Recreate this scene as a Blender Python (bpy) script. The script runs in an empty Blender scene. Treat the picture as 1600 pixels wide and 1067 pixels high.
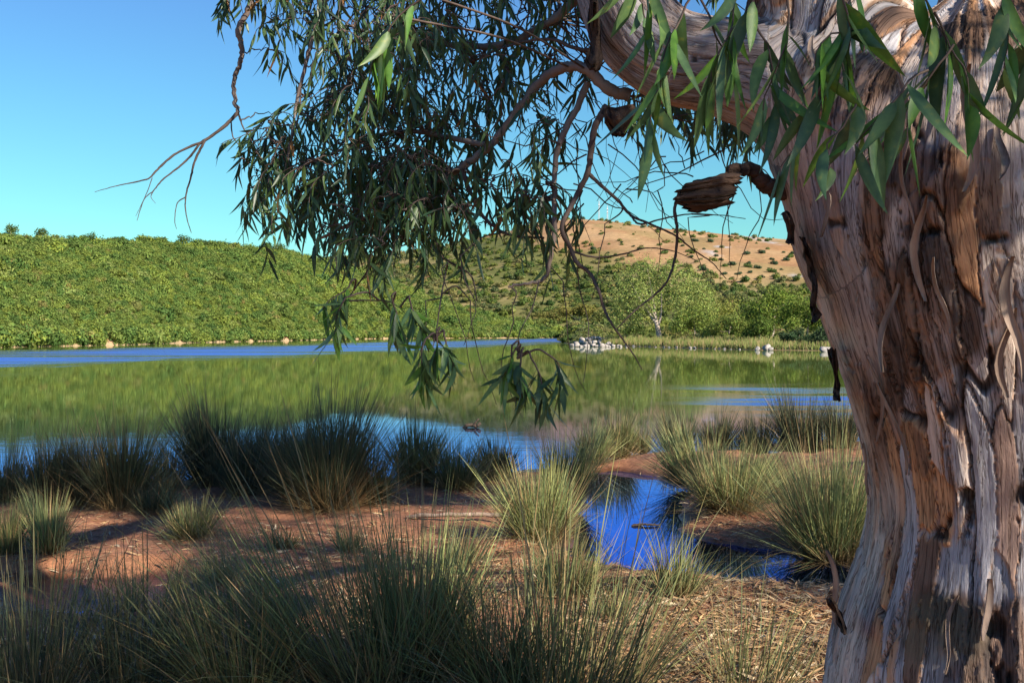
import bpy, math
import numpy as np
from mathutils import Matrix, Vector
from mathutils.bvhtree import BVHTree

scene = bpy.context.scene
COL = scene.collection
R = math.radians

ORD = ['first', 'second', 'third', 'fourth', 'fifth', 'sixth', 'seventh', 'eighth', 'ninth', 'tenth', 'eleventh', 'twelfth', 'thirteenth', 'fourteenth',
       'fifteenth', 'sixteenth', 'seventeenth', 'eighteenth', 'nineteenth', 'twentieth']

# ------------------------------------------------------------------ camera
F = 1715.0            # focal length in pixels of a 1600 wide frame
HY = 520.0            # row of the horizon in that frame
CZ = 1.65             # eye height above the water
cam_d = bpy.data.cameras.new('camera')
cam = bpy.data.objects.new('camera', cam_d)
COL.objects.link(cam)
cam.location = (0, 0, CZ)
cam.rotation_euler = (R(90), 0, 0)
cam_d.sensor_width = 36.0
cam_d.lens = 36.0 * F / 1600.0
cam_d.shift_y = -(533.5 - HY) / 1600.0
cam_d.clip_start = 0.05
cam_d.clip_end = 6000
scene.camera = cam

# ------------------------------------------------------------------ light
SUN_AZ, SUN_EL = 132.0, 30.0      # azimuth clockwise from +Y
world = bpy.data.worlds.new('World')
scene.world = world
world.use_nodes = True
wn = world.node_tree
wn.nodes.clear()
w_out = wn.nodes.new('ShaderNodeOutputWorld')
w_bg = wn.nodes.new('ShaderNodeBackground')
w_sky = wn.nodes.new('ShaderNodeTexSky')
w_sky.sky_type = 'NISHITA'
w_sky.sun_disc = False
w_sky.sun_elevation = R(SUN_EL)
w_sky.sun_rotation = R(SUN_AZ)
w_sky.altitude = 0
w_sky.air_density = 1.0
w_sky.dust_density = 0.3
w_sky.ozone_density = 2.0
w_tc = wn.nodes.new('ShaderNodeTexCoord')
w_sep = wn.nodes.new('ShaderNodeSeparateXYZ')
w_ramp = wn.nodes.new('ShaderNodeValToRGB')
w_mul = wn.nodes.new('ShaderNodeMix')
w_mul.data_type = 'RGBA'
w_mul.blend_type = 'MULTIPLY'
w_mul.inputs['Factor'].default_value = 1.0
SKY_TINT = [(0.0, (0.46, 0.88, 0.78)), (0.10, (0.43, 0.86, 0.82)), (0.20, (0.44, 0.82, 0.94)),
            (0.30, (0.46, 0.75, 1.03)), (0.50, (0.47, 0.66, 1.1)), (1.0, (0.55, 0.68, 1.05))]
els = w_ramp.color_ramp.elements
while len(els) < len(SKY_TINT):
    els.new(0.5)
for e, (p, c) in zip(els, SKY_TINT):
    e.position = p
    e.color = (*c, 1)
wl = wn.links.new
wl(w_tc.outputs['Generated'], w_sep.inputs[0])
wl(w_sep.outputs['Z'], w_ramp.inputs[0])
wl(w_sky.outputs[0], w_mul.inputs['A'])
wl(w_ramp.outputs[0], w_mul.inputs['B'])
wl(w_mul.outputs['Result'], w_bg.inputs['Color'])
w_bg.inputs['Strength'].default_value = 0.081
wl(w_bg.outputs[0], w_out.inputs[0])

sun_dir = Vector((math.sin(R(SUN_AZ)) * math.cos(R(SUN_EL)), math.cos(R(SUN_AZ)) * math.cos(R(SUN_EL)), math.sin(R(SUN_EL))))
sd = bpy.data.lights.new('sun', 'SUN')
sd.energy = 5.0
sd.angle = R(0.5)
sd.color = (1.0, 0.89, 0.74)
so = bpy.data.objects.new('sun', sd)
COL.objects.link(so)
so.rotation_euler = sun_dir.to_track_quat('Z', 'Y').to_euler()
so.location = (20, -15, 20)

scene.view_settings.view_transform = 'Standard'
scene.view_settings.look = 'None'
scene.view_settings.exposure = 1.0
scene.view_settings.gamma = 1.0
scene.view_settings.use_curve_mapping = False
scene.render.engine = 'CYCLES'
scene.cycles.use_denoising = True
scene.cycles.max_bounces = 6
scene.cycles.transparent_max_bounces = 6
scene.cycles.caustics_reflective = False
scene.cycles.caustics_refractive = False

rng = np.random.default_rng(11)
import time
_t0 = time.time()
def tick(n):
    print('TICK', n, round(time.time() - _t0, 1))

# ------------------------------------------------------------------ helpers
def P(px, py, d):
    """world point seen at pixel (px, py) of the 1600x1067 frame, d metres ahead"""
    return np.array([(px - 800.0) / F * d, d, CZ - (py - HY) / F * d])

def G(px, py, z=0.05):
    """ground point (x, y) under a pixel"""
    d = (CZ - z) * F / (py - HY)
    return np.array([(px - 800.0) / F * d, d])

def topx(p):
    p = np.asarray(p, float)
    return 800 + p[..., 0] / p[..., 1] * F, HY + (CZ - p[..., 2]) / p[..., 1] * F

def hsh(ix, iy, iz, seed):
    n = (ix.astype(np.int64) * 374761393 + iy.astype(np.int64) * 668265263 + iz.astype(np.int64) * 1274126177 + seed * 974711) & 0xFFFFFFFF
    n = ((n ^ (n >> 13)) * 1274126177) & 0xFFFFFFFF
    n = ((n ^ (n >> 16)) * 2246822519) & 0xFFFFFFFF
    n = n ^ (n >> 15)
    return (n & 0xFFFFFF) / float(0xFFFFFF)

def vn(x, y, z=None, seed=0):
    x = np.asarray(x, float); y = np.asarray(y, float)
    z = np.zeros_like(x) if z is None else np.asarray(z, float)
    x, y, z = np.broadcast_arrays(x, y, z)
    ix, iy, iz = np.floor(x), np.floor(y), np.floor(z)
    fx, fy, fz = x - ix, y - iy, z - iz
    fx, fy, fz = [f * f * f * (f * (f * 6 - 15) + 10) for f in (fx, fy, fz)]
    r = 0
    for a in (0, 1):
        for b in (0, 1):
            for c in (0, 1):
                w = (fx if a else 1 - fx) * (fy if b else 1 - fy) * (fz if c else 1 - fz)
                r = r + w * hsh(ix + a, iy + b, iz + c, seed)
    return r * 2 - 1

def fbm(x, y, z=None, o=4, seed=0):
    r, a, f = 0, 1.0, 1.0
    for k in range(o):
        r = r + a * vn(x * f, y * f, None if z is None else z * f, seed + k * 17)
        a *= 0.5; f *= 2.03
    return r / 1.6

def voro(u, v, seed=0, jit=0.9):
    iu, iv = np.floor(u), np.floor(v)
    f1 = np.full(u.shape, 9.0); f2 = np.full(u.shape, 9.0); cid = np.zeros(u.shape)
    zz = np.zeros_like(u)
    for a in (-1, 0, 1):
        for b in (-1, 0, 1):
            cu, cv = iu + a, iv + b
            pu = cu + 0.5 + jit * (hsh(cu, cv, zz, seed) - 0.5)
            pv = cv + 0.5 + jit * (hsh(cu, cv, zz + 1, seed) - 0.5)
            d = np.hypot(pu - u, pv - v)
            c = hsh(cu, cv, zz + 2, seed)
            near = d < f1
            f2 = np.where(near, f1, np.minimum(f2, d))
            cid = np.where(near, c, cid)
            f1 = np.where(near, d, f1)
    return f1, f2, cid

def sst(a, b, x):
    t = np.clip((x - a) / (b - a), 0, 1)
    return t * t * (3 - 2 * t)

def unit(v):
    return v / np.maximum(np.linalg.norm(v, axis=-1, keepdims=True), 1e-9)

def mk_mesh(name, V, Fc, mat=None, col=None, smooth=False, vec=None):
    me = bpy.data.meshes.new(name)
    V = np.ascontiguousarray(V, np.float32).reshape(-1, 3)
    if not isinstance(Fc, list):
        Fc = [Fc]
    Fc = [np.asarray(f, np.int32) for f in Fc if len(f)]
    nl = sum(f.size for f in Fc)
    npoly = sum(len(f) for f in Fc)
    me.vertices.add(len(V)); me.loops.add(nl); me.polygons.add(npoly)
    me.vertices.foreach_set('co', V.ravel())
    me.loops.foreach_set('vertex_index', np.concatenate([f.ravel() for f in Fc]))
    tot = np.concatenate([np.full(len(f), f.shape[1], np.int32) for f in Fc])
    st = np.concatenate([[0], np.cumsum(tot)[:-1]]).astype(np.int32)
    me.polygons.foreach_set('loop_start', st)
    if smooth:
        me.polygons.foreach_set('use_smooth', np.ones(npoly, bool))
    if col is not None:
        c4 = np.ones((len(V), 4), np.float32); c4[:, :3] = col
        a = me.attributes.new('Col', 'FLOAT_COLOR', 'POINT')
        a.data.foreach_set('color', c4.ravel())
    if vec is not None:
        a = me.attributes.new('barkuv', 'FLOAT_VECTOR', 'POINT')
        a.data.foreach_set('vector', np.ascontiguousarray(vec, np.float32).ravel())
    me.update(calc_edges=True)
    me.validate()
    if mat:
        me.materials.append(mat)
    return me

def ob(name, me, parent=None, label=None, cat=None, group=None, kind=None, off=None):
    o = bpy.data.objects.new(name, me)
    COL.objects.link(o)
    if parent is not None:
        o.parent = parent
        if off is not None:
            o.matrix_parent_inverse = Matrix.Translation(-Vector(off))
    for k, v in (('label', label), ('category', cat), ('group', group), ('kind', kind)):
        if v:
            o[k] = v
    return o

class Acc:
    def __init__(s):
        s.V, s.F, s.C, s.n = [], [], [], 0
    def add(s, V, Fq, C):
        V = np.asarray(V, float).reshape(-1, 3)
        s.V.append(V); s.F.append(np.asarray(Fq, int) + s.n)
        s.C.append(np.broadcast_to(np.asarray(C, float), V.shape)); s.n += len(V)
    def mesh(s, name, mat, smooth=True):
        return mk_mesh(name, np.concatenate(s.V), np.concatenate(s.F), mat, np.concatenate(s.C), smooth)

def spline(pts, n=6):
    p = np.asarray(pts, float)
    if len(p) < 3:
        t = np.linspace(0, 1, n + 1)[:, None]
        return p[0] * (1 - t) + p[-1] * t
    q = np.vstack([2 * p[0] - p[1], p, 2 * p[-1] - p[-2]])
    out = []
    for i in range(1, len(q) - 2):
        t = np.linspace(0, 1, n, endpoint=False)[:, None]
        a, b, c, d = q[i - 1], q[i], q[i + 1], q[i + 2]
        out.append(0.5 * (2 * b + (c - a) * t + (2 * a - 5 * b + 4 * c - d) * t ** 2 + (3 * b - a - 3 * c + d) * t ** 3))
    out.append(p[-1:])
    return np.vstack(out)

def tube(pts, rad, sides=6):
    p = np.asarray(pts, float); n = len(p)
    rad = np.broadcast_to(np.asarray(rad, float), (n,))
    t = unit(np.gradient(p, axis=0))
    ref = np.array([0.31, -0.92, 0.23])
    e1 = unit(np.cross(t, ref)); e2 = np.cross(t, e1)
    a = np.linspace(0, 2 * np.pi, sides, endpoint=False)
    V = p[:, None] + rad[:, None, None] * (np.cos(a)[None, :, None] * e1[:, None] + np.sin(a)[None, :, None] * e2[:, None])
    i = np.arange(n - 1)[:, None] * sides; j = np.arange(sides)[None]; k = (j + 1) % sides
    Fq = np.stack([i + j, i + k, i + sides + k, i + sides + j], -1).reshape(-1, 4)
    return V.reshape(-1, 3), Fq

# ------------------------------------------------------------------ materials
def nmat(name):
    m = bpy.data.materials.new(name)
    m.use_nodes = True
    nt = m.node_tree
    nt.nodes.clear()
    out = nt.nodes.new('ShaderNodeOutputMaterial')
    return m, nt, out

def nd(nt, t, **kw):
    n = nt.nodes.new(t)
    for k, v in kw.items():
        setattr(n, k, v)
    return n

def math_n(nt, op, a, b=None):
    n = nd(nt, 'ShaderNodeMath', operation=op)
    for i, v in enumerate((a, b)):
        if v is None:
            continue
        if isinstance(v, (int, float)):
            n.inputs[i].default_value = v
        else:
            nt.links.new(v, n.inputs[i])
    return n.outputs[0]

def leafy(name, rough=0.5, trans=0.25, spec=0.4, inst=None, blotch=False):
    """colour from the mesh, shifted per instance, with light passing through"""
    m, nt, out = nmat(name)
    L = nt.links.new
    at = nd(nt, 'ShaderNodeAttribute', attribute_name='Col')
    c = at.outputs['Color']
    if inst:
        oi = nd(nt, 'ShaderNodeObjectInfo')
        rp = nd(nt, 'ShaderNodeValToRGB')
        e = rp.color_ramp.elements
        while len(e) < len(inst):
            e.new(0.5)
        for x, (p, cc) in zip(e, inst):
            x.position = p; x.color = (*cc, 1)
        L(oi.outputs['Random'], rp.inputs[0])
        mx = nd(nt, 'ShaderNodeMix', data_type='RGBA', blend_type='MULTIPLY')
        mx.inputs['Factor'].default_value = 1
        L(c, mx.inputs['A']); L(rp.outputs[0], mx.inputs['B'])
        c = mx.outputs['Result']
    if blotch:
        ge = nd(nt, 'ShaderNodeNewGeometry')
        tn = nd(nt, 'ShaderNodeTexNoise')
        tn.inputs['Scale'].default_value = 55; tn.inputs['Detail'].default_value = 5
        L(ge.outputs['Position'], tn.inputs[0])
        br = nd(nt, 'ShaderNodeValToRGB')
        e = br.color_ramp.elements
        e.new(0.5)
        for x, (p, cc) in zip(e, [(0.3, (0.75, 0.8, 0.8)), (0.6, (1.1, 1.05, 1.0)), (0.74, (2.2, 1.4, 0.9))]):
            x.position = p; x.color = (*cc, 1)
        L(tn.outputs[0], br.inputs[0])
        mb = nd(nt, 'ShaderNodeMix', data_type='RGBA', blend_type='MULTIPLY')
        mb.inputs['Factor'].default_value = 1
        L(c, mb.inputs['A']); L(br.outputs[0], mb.inputs['B'])
        c = mb.outputs['Result']
    b = nd(nt, 'ShaderNodeBsdfPrincipled')
    b.inputs['Roughness'].default_value = rough
    b.inputs['Specular IOR Level'].default_value = spec
    L(c, b.inputs['Base Color'])
    if trans > 0:
        t = nd(nt, 'ShaderNodeBsdfTranslucent')
        L(c, t.inputs['Color'])
        ms = nd(nt, 'ShaderNodeMixShader')
        ms.inputs[0].default_value = trans
        L(b.outputs[0], ms.inputs[1]); L(t.outputs[0], ms.inputs[2])
        L(ms.outputs[0], out.inputs[0])
    else:
        L(b.outputs[0], out.inputs[0])
    return m

M_LEAF = leafy('gum_leaf', 0.38, 0.30, 0.45, None, True)
M_RUSH = leafy('rush', 0.55, 0.15, 0.3)
M_SCRUB = leafy('scrub', 0.7, 0.3, 0.1, [(0.0, (0.5, 0.66, 0.7)), (0.25, (0.85, 0.92, 0.9)), (0.55, (1.05, 1.0, 0.95)), (0.85, (1.35, 1.18, 0.9)), (0.96, (1.5, 1.3, 1.6)), (1.0, (1.7, 1.0, 1.3))])
M_TREE = leafy('tree_foliage', 0.65, 0.3, 0.15)
M_LITTER = leafy('litter', 0.7, 0.0, 0.2)

def rough_mat(name, c1, c2, scale=6.0, stretch=(1, 1, 1), bump=0.4, rough=0.85, dist=0.02):
    m, nt, out = nmat(name)
    L = nt.links.new
    tc = nd(nt, 'ShaderNodeTexCoord')
    mp = nd(nt, 'ShaderNodeMapping')
    mp.inputs['Scale'].default_value = stretch
    L(tc.outputs['Object'], mp.inputs[0])
    n = nd(nt, 'ShaderNodeTexNoise')
    n.inputs['Scale'].default_value = scale
    n.inputs['Detail'].default_value = 8
    n.inputs['Roughness'].default_value = 0.65
    L(mp.outputs[0], n.inputs[0])
    r = nd(nt, 'ShaderNodeValToRGB')
    r.color_ramp.elements[0].position = 0.3; r.color_ramp.elements[0].color = (*c1, 1)
    r.color_ramp.elements[1].position = 0.7; r.color_ramp.elements[1].color = (*c2, 1)
    L(n.outputs[0], r.inputs[0])
    b = nd(nt, 'ShaderNodeBsdfPrincipled')
    b.inputs['Roughness'].default_value = rough
    b.inputs['Specular IOR Level'].default_value = 0.2
    L(r.outputs[0], b.inputs['Base Color'])
    bp = nd(nt, 'ShaderNodeBump')
    bp.inputs['Strength'].default_value = bump
    bp.inputs['Distance'].default_value = dist
    L(n.outputs[0], bp.inputs['Height'])
    L(bp.outputs[0], b.inputs['Normal'])
    L(b.outputs[0], out.inputs[0])
    return m

M_TWIG = rough_mat('twig_bark', (0.05, 0.036, 0.032), (0.14, 0.105, 0.09), 20, (1, 1, 0.3), 0.3, 0.8, 0.004)
M_BRANCH = rough_mat('branch_bark', (0.10, 0.075, 0.064), (0.26, 0.21, 0.185), 14, (1, 1, 0.4), 0.4, 0.75, 0.006)
M_FARTRUNK = rough_mat('pale_trunk', (0.30, 0.23, 0.18), (0.55, 0.48, 0.42), 1.5, (1, 1, 0.3), 0.4, 0.9, 0.05)
M_DARKBARK = rough_mat('dead_bark', (0.018, 0.012, 0.010), (0.10, 0.062, 0.045), 34, (0.2, 1, 1), 1.0, 0.9, 0.02)
M_STRIP = rough_mat('peeling_bark', (0.10, 0.065, 0.048), (0.44, 0.33, 0.26), 22, (1, 1, 0.12), 0.6, 0.85, 0.006)
M_ROCK = rough_mat('pale_rock', (0.20, 0.18, 0.165), (0.46, 0.42, 0.38), 1.4, (1, 1, 1), 0.8, 0.9, 0.1)
M_DRIFT = rough_mat('driftwood', (0.03, 0.022, 0.018), (0.11, 0.08, 0.06), 18, (0.3, 1, 1), 0.5, 0.85, 0.01)
M_METAL = rough_mat('mast_metal', (0.45, 0.46, 0.48), (0.6, 0.6, 0.62), 2, (1, 1, 1), 0.1, 0.5, 0.01)

def bark_material():
    m, nt, out = nmat('gum_bark')
    L = nt.links.new
    at = nd(nt, 'ShaderNodeAttribute', attribute_name='Col')
    uv = nd(nt, 'ShaderNodeAttribute', attribute_name='barkuv')
    def noise(scale, stretch, detail=6):
        mp = nd(nt, 'ShaderNodeMapping')
        mp.inputs['Scale'].default_value = stretch
        L(uv.outputs['Vector'], mp.inputs[0])
        n = nd(nt, 'ShaderNodeTexNoise')
        n.inputs['Scale'].default_value = scale
        n.inputs['Detail'].default_value = detail
        n.inputs['Roughness'].default_value = 0.65
        n.inputs['Distortion'].default_value = 0.6
        L(mp.outputs[0], n.inputs[0])
        return n.outputs[0]
    fib = noise(110, (1, 0.09, 1))
    blot = noise(9, (1, 0.35, 1))
    fine = noise(160, (1, 0.5, 1), 3)
    rp = nd(nt, 'ShaderNodeValToRGB')
    rp.color_ramp.elements[0].position = 0.36; rp.color_ramp.elements[0].color = (0.50, 0.45, 0.42, 1)
    rp.color_ramp.elements[1].position = 0.56; rp.color_ramp.elements[1].color = (1.12, 1.1, 1.08, 1)
    L(fib, rp.inputs[0])
    m1 = nd(nt, 'ShaderNodeMix', data_type='RGBA', blend_type='MULTIPLY')
    m1.inputs['Factor'].default_value = 0.6
    L(at.outputs['Color'], m1.inputs['A']); L(rp.outputs[0], m1.inputs['B'])
    rp2 = nd(nt, 'ShaderNodeValToRGB')
    rp2.color_ramp.elements[0].position = 0.35; rp2.color_ramp.elements[0].color = (0.72, 0.66, 0.66, 1)
    rp2.color_ramp.elements[1].position = 0.65; rp2.color_ramp.elements[1].color = (1.15, 1.08, 1.02, 1)
    L(blot, rp2.inputs[0])
    m2 = nd(nt, 'ShaderNodeMix', data_type='RGBA', blend_type='MULTIPLY')
    m2.inputs['Factor'].default_value = 0.8
    L(m1.outputs['Result'], m2.inputs['A']); L(rp2.outputs[0], m2.inputs['B'])
    hair = math_n(nt, 'ABSOLUTE', math_n(nt, 'SUBTRACT', noise(38, (1, 0.07, 1), 4), 0.5))     # thin drying cracks
    hr = nd(nt, 'ShaderNodeValToRGB')
    hr.color_ramp.elements[0].position = 0.004; hr.color_ramp.elements[0].color = (0.30, 0.24, 0.21, 1)
    hr.color_ramp.elements[1].position = 0.022; hr.color_ramp.elements[1].color = (1, 1, 1, 1)
    L(hair, hr.inputs[0])
    m3 = nd(nt, 'ShaderNodeMix', data_type='RGBA', blend_type='MULTIPLY')
    m3.inputs['Factor'].default_value = 0.9
    L(m2.outputs['Result'], m3.inputs['A']); L(hr.outputs[0], m3.inputs['B'])
    b = nd(nt, 'ShaderNodeBsdfPrincipled')
    b.inputs['Roughness'].default_value = 0.8
    b.inputs['Specular IOR Level'].default_value = 0.25
    L(m3.outputs['Result'], b.inputs['Base Color'])
    h = math_n(nt, 'ADD', math_n(nt, 'ADD', fib, math_n(nt, 'MULTIPLY', fine, 0.35)), math_n(nt, 'MULTIPLY', math_n(nt, 'MINIMUM', hair, 0.03), 20.0))
    bp = nd(nt, 'ShaderNodeBump')
    bp.inputs['Strength'].default_value = 0.7
    bp.inputs['Distance'].default_value = 0.006
    L(h, bp.inputs['Height'])
    L(bp.outputs[0], b.inputs['Normal'])
    L(b.outputs[0], out.inputs[0])
    return m
M_BARK = bark_material()

def ground_material():
    m, nt, out = nmat('red_mud')
    L = nt.links.new
    geo = nd(nt, 'ShaderNodeNewGeometry')
    sep = nd(nt, 'ShaderNodeSeparateXYZ')
    L(geo.outputs['Position'], sep.inputs[0])
    def noise(s, d=8):
        n = nd(nt, 'ShaderNodeTexNoise')
        n.inputs['Scale'].default_value = s; n.inputs['Detail'].default_value = d; n.inputs['Roughness'].default_value = 0.65
        L(geo.outputs['Position'], n.inputs[0])
        return n.outputs[0]
    n1, n2 = noise(1.6), noise(22)
    rp = nd(nt, 'ShaderNodeValToRGB')
    e = rp.color_ramp.elements
    e.new(0.5)
    for x, (p, c) in zip(e, [(0.3, (0.19, 0.088, 0.05)), (0.5, (0.33, 0.150, 0.075)), (0.72, (0.43, 0.215, 0.105))]):
        x.position = p; x.color = (*c, 1)
    L(n1, rp.inputs[0])
    rp2 = nd(nt, 'ShaderNodeValToRGB')
    rp2.color_ramp.elements[0].position = 0.3; rp2.color_ramp.elements[0].color = (0.55, 0.5, 0.48, 1)
    rp2.color_ramp.elements[1].position = 0.7; rp2.color_ramp.elements[1].color = (1.15, 1.12, 1.1, 1)
    L(n2, rp2.inputs[0])
    mx = nd(nt, 'ShaderNodeMix', data_type='RGBA', blend_type='MULTIPLY')
    mx.inputs['Factor'].default_value = 1
    L(rp.outputs[0], mx.inputs['A']); L(rp2.outputs[0], mx.inputs['B'])
    # damp close to the water level
    hz = math_n(nt, 'ADD', sep.outputs['Z'], math_n(nt, 'MULTIPLY', n1, 0.03))
    mr = nd(nt, 'ShaderNodeMapRange')
    mr.inputs['From Min'].default_value = 0.025; mr.inputs['From Max'].default_value = 0.06
    mr.inputs['To Min'].default_value = 1; mr.inputs['To Max'].default_value = 0
    L(hz, mr.inputs['Value'])
    wet = mr.outputs[0]
    mw = nd(nt, 'ShaderNodeMix', data_type='RGBA', blend_type='MULTIPLY')
    mw.inputs['B'].default_value = (0.42, 0.38, 0.38, 1)
    L(wet, mw.inputs['Factor']); L(mx.outputs['Result'], mw.inputs['A'])
    b = nd(nt, 'ShaderNodeBsdfPrincipled')
    L(mw.outputs['Result'], b.inputs['Base Color'])
    mr2 = nd(nt, 'ShaderNodeMapRange')
    mr2.inputs['To Min'].default_value = 0.9; mr2.inputs['To Max'].default_value = 0.28
    L(wet, mr2.inputs['Value'])
    L(mr2.outputs[0], b.inputs['Roughness'])
    bp = nd(nt, 'ShaderNodeBump')
    bp.inputs['Strength'].default_value = 0.7; bp.inputs['Distance'].default_value = 0.02
    L(n2, bp.inputs['Height']); L(bp.outputs[0], b.inputs['Normal'])
    L(b.outputs[0], out.inputs[0])
    return m
M_GROUND = ground_material()

def water_material():
    m, nt, out = nmat('lake_water')
    L = nt.links.new
    geo = nd(nt, 'ShaderNodeNewGeometry')
    sep = nd(nt, 'ShaderNodeSeparateXYZ')
    L(geo.outputs['Position'], sep.inputs[0])
    def noise(sx, sy, s, d=3, seed=0):
        mp = nd(nt, 'ShaderNodeMapping')
        mp.inputs['Scale'].default_value = (sx, sy, 1); mp.inputs['Location'].default_value = (seed, seed * 2, 0)
        L(geo.outputs['Position'], mp.inputs[0])
        n = nd(nt, 'ShaderNodeTexNoise')
        n.inputs['Scale'].default_value = s; n.inputs['Detail'].default_value = d
        L(mp.outputs[0], n.inputs[0])
        return n.outputs[0]
    # a breeze lane across the lake: rippled surface, straight in plan
    big = noise(0.25, 0.06, 0.25, 5)
    c = math_n(nt, 'SUBTRACT', sep.outputs['X'], math_n(nt, 'MULTIPLY', sep.outputs['Y'], 0.23))
    c = math_n(nt, 'ADD', c, math_n(nt, 'MULTIPLY', math_n(nt, 'SUBTRACT', big, 0.5), 26.0))
    c = math_n(nt, 'ADD', c, math_n(nt, 'MULTIPLY', math_n(nt, 'SUBTRACT', noise(0.5, 0.04, 0.9, 4, 9), 0.5), 16.0))
    def rng_(v, a, b):
        mr = nd(nt, 'ShaderNodeMapRange', interpolation_type='SMOOTHSTEP')
        mr.inputs['From Min'].default_value = a; mr.inputs['From Max'].default_value = b
        L(v, mr.inputs['Value'])
        return mr.outputs[0]
    lane = math_n(nt, 'MULTIPLY', rng_(c, -26.0, -46.0), rng_(c, -76.0, -50.0))
    lane = math_n(nt, 'MULTIPLY', lane, rng_(noise(0.05, 0.30, 0.6, 4, 3), 0.30, 0.58))
    cat_paw = math_n(nt, 'MULTIPLY', rng_(sep.outputs['X'], 2.5, 7.0), math_n(nt, 'MULTIPLY', rng_(sep.outputs['Y'], 20.0, 24.0), rng_(sep.outputs['Y'], 38.0, 27.0)))
    lane = math_n(nt, 'MAXIMUM', lane, math_n(nt, 'MULTIPLY', cat_paw, rng_(noise(0.3, 1.2, 0.5, 4, 7), 0.38, 0.68)))
    near = rng_(sep.outputs['Y'], 21.0, 15.0)
    rough = math_n(nt, 'ADD', 0.022, math_n(nt, 'MULTIPLY', lane, 0.36))
    b = nd(nt, 'ShaderNodeBsdfPrincipled')
    b.inputs['Metallic'].default_value = 1.0
    near_blue = rng_(sep.outputs['Y'], 30.0, 17.0)        # blue sky reflection put into the water tint near the bank
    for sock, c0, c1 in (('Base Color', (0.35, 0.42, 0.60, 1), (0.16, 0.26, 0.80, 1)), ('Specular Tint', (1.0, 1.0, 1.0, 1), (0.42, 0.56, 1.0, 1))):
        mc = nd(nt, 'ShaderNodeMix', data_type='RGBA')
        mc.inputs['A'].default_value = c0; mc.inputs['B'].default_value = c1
        L(near_blue, mc.inputs['Factor'])
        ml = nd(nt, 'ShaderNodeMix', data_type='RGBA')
        ml.inputs['B'].default_value = (0.28, 0.52, 1.0, 1)  # reflected sky blue tinted into the rippled lanes
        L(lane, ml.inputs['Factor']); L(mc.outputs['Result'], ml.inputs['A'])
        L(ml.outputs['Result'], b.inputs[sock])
    L(rough, b.inputs['Roughness'])
    rip = math_n(nt, 'ADD', noise(1.2, 3.2, 2.6, 4), math_n(nt, 'MULTIPLY', noise(0.5, 1.6, 0.8, 3, 5), 1.6))
    calm = rng_(sep.outputs['Y'], 13.4, 15.0)      # the pool inside the bank lies still
    bp = nd(nt, 'ShaderNodeBump')
    bp.inputs['Distance'].default_value = 0.02
    st = math_n(nt, 'ADD', 0.012, math_n(nt, 'MULTIPLY', math_n(nt, 'MULTIPLY', near, calm), 0.06))
    L(st, bp.inputs['Strength'])
    L(rip, bp.inputs['Height']); L(bp.outputs[0], b.inputs['Normal'])
    df = nd(nt, 'ShaderNodeBsdfDiffuse')                # suspended silt and algae
    df.inputs['Color'].default_value = (0.12, 0.17, 0.035, 1)
    ms = nd(nt, 'ShaderNodeMixShader')
    far = rng_(sep.outputs['Y'], 17.0, 30.0)
    L(math_n(nt, 'MULTIPLY', math_n(nt, 'MULTIPLY', far, math_n(nt, 'SUBTRACT', 1.0, lane)), 0.20), ms.inputs[0])
    L(b.outputs[0], ms.inputs[1]); L(df.outputs[0], ms.inputs[2])
    L(ms.outputs[0], out.inputs[0])
    return m
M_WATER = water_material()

# ------------------------------------------------------------------ near ground
POOL = np.array([G(x, y, 0.0) for x, y in [(928, 742), (968, 738), (1015, 748), (1064, 768), (1050, 800), (1052, 826), (1085, 846),
       (1150, 858), (1232, 862), (1300, 878), (1420, 896), (1420, 918), (1330, 926), (1225, 928), (1130, 916), (1040, 903), (975, 888), (912, 872),
       (918, 830), (928, 795), (922, 765)]])

def poly_sd(x, y, poly):
    """distance to the outline, negative inside"""
    dmin = np.full(x.shape, 1e9); inside = np.zeros(x.shape, bool)
    n = len(poly)
    for i in range(n):
        x0, y0 = poly[i]; x1, y1 = poly[(i + 1) % n]
        ex, ey = x1 - x0, y1 - y0
        t = np.clip(((x - x0) * ex + (y - y0) * ey) / (ex * ex + ey * ey), 0, 1)
        dmin = np.minimum(dmin, np.hypot(x - x0 - t * ex, y - y0 - t * ey))
        cr = ((y0 > y) != (y1 > y)) & (x < (x1 - x0) * (y - y0) / (y1 - y0 + 1e-12) + x0)
        inside ^= cr
    return np.where(inside, -dmin, dmin)

SHX = [-90, -12, -5.9, -3.6, -1.1, 0.4, 1.3, 3.0, 4.9, 9, 90]
SHY = [10, 11.8, 12.5, 12.4, 12.7, 13.4, 14.6, 16.0, 16.8, 17.8, 24]

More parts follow.
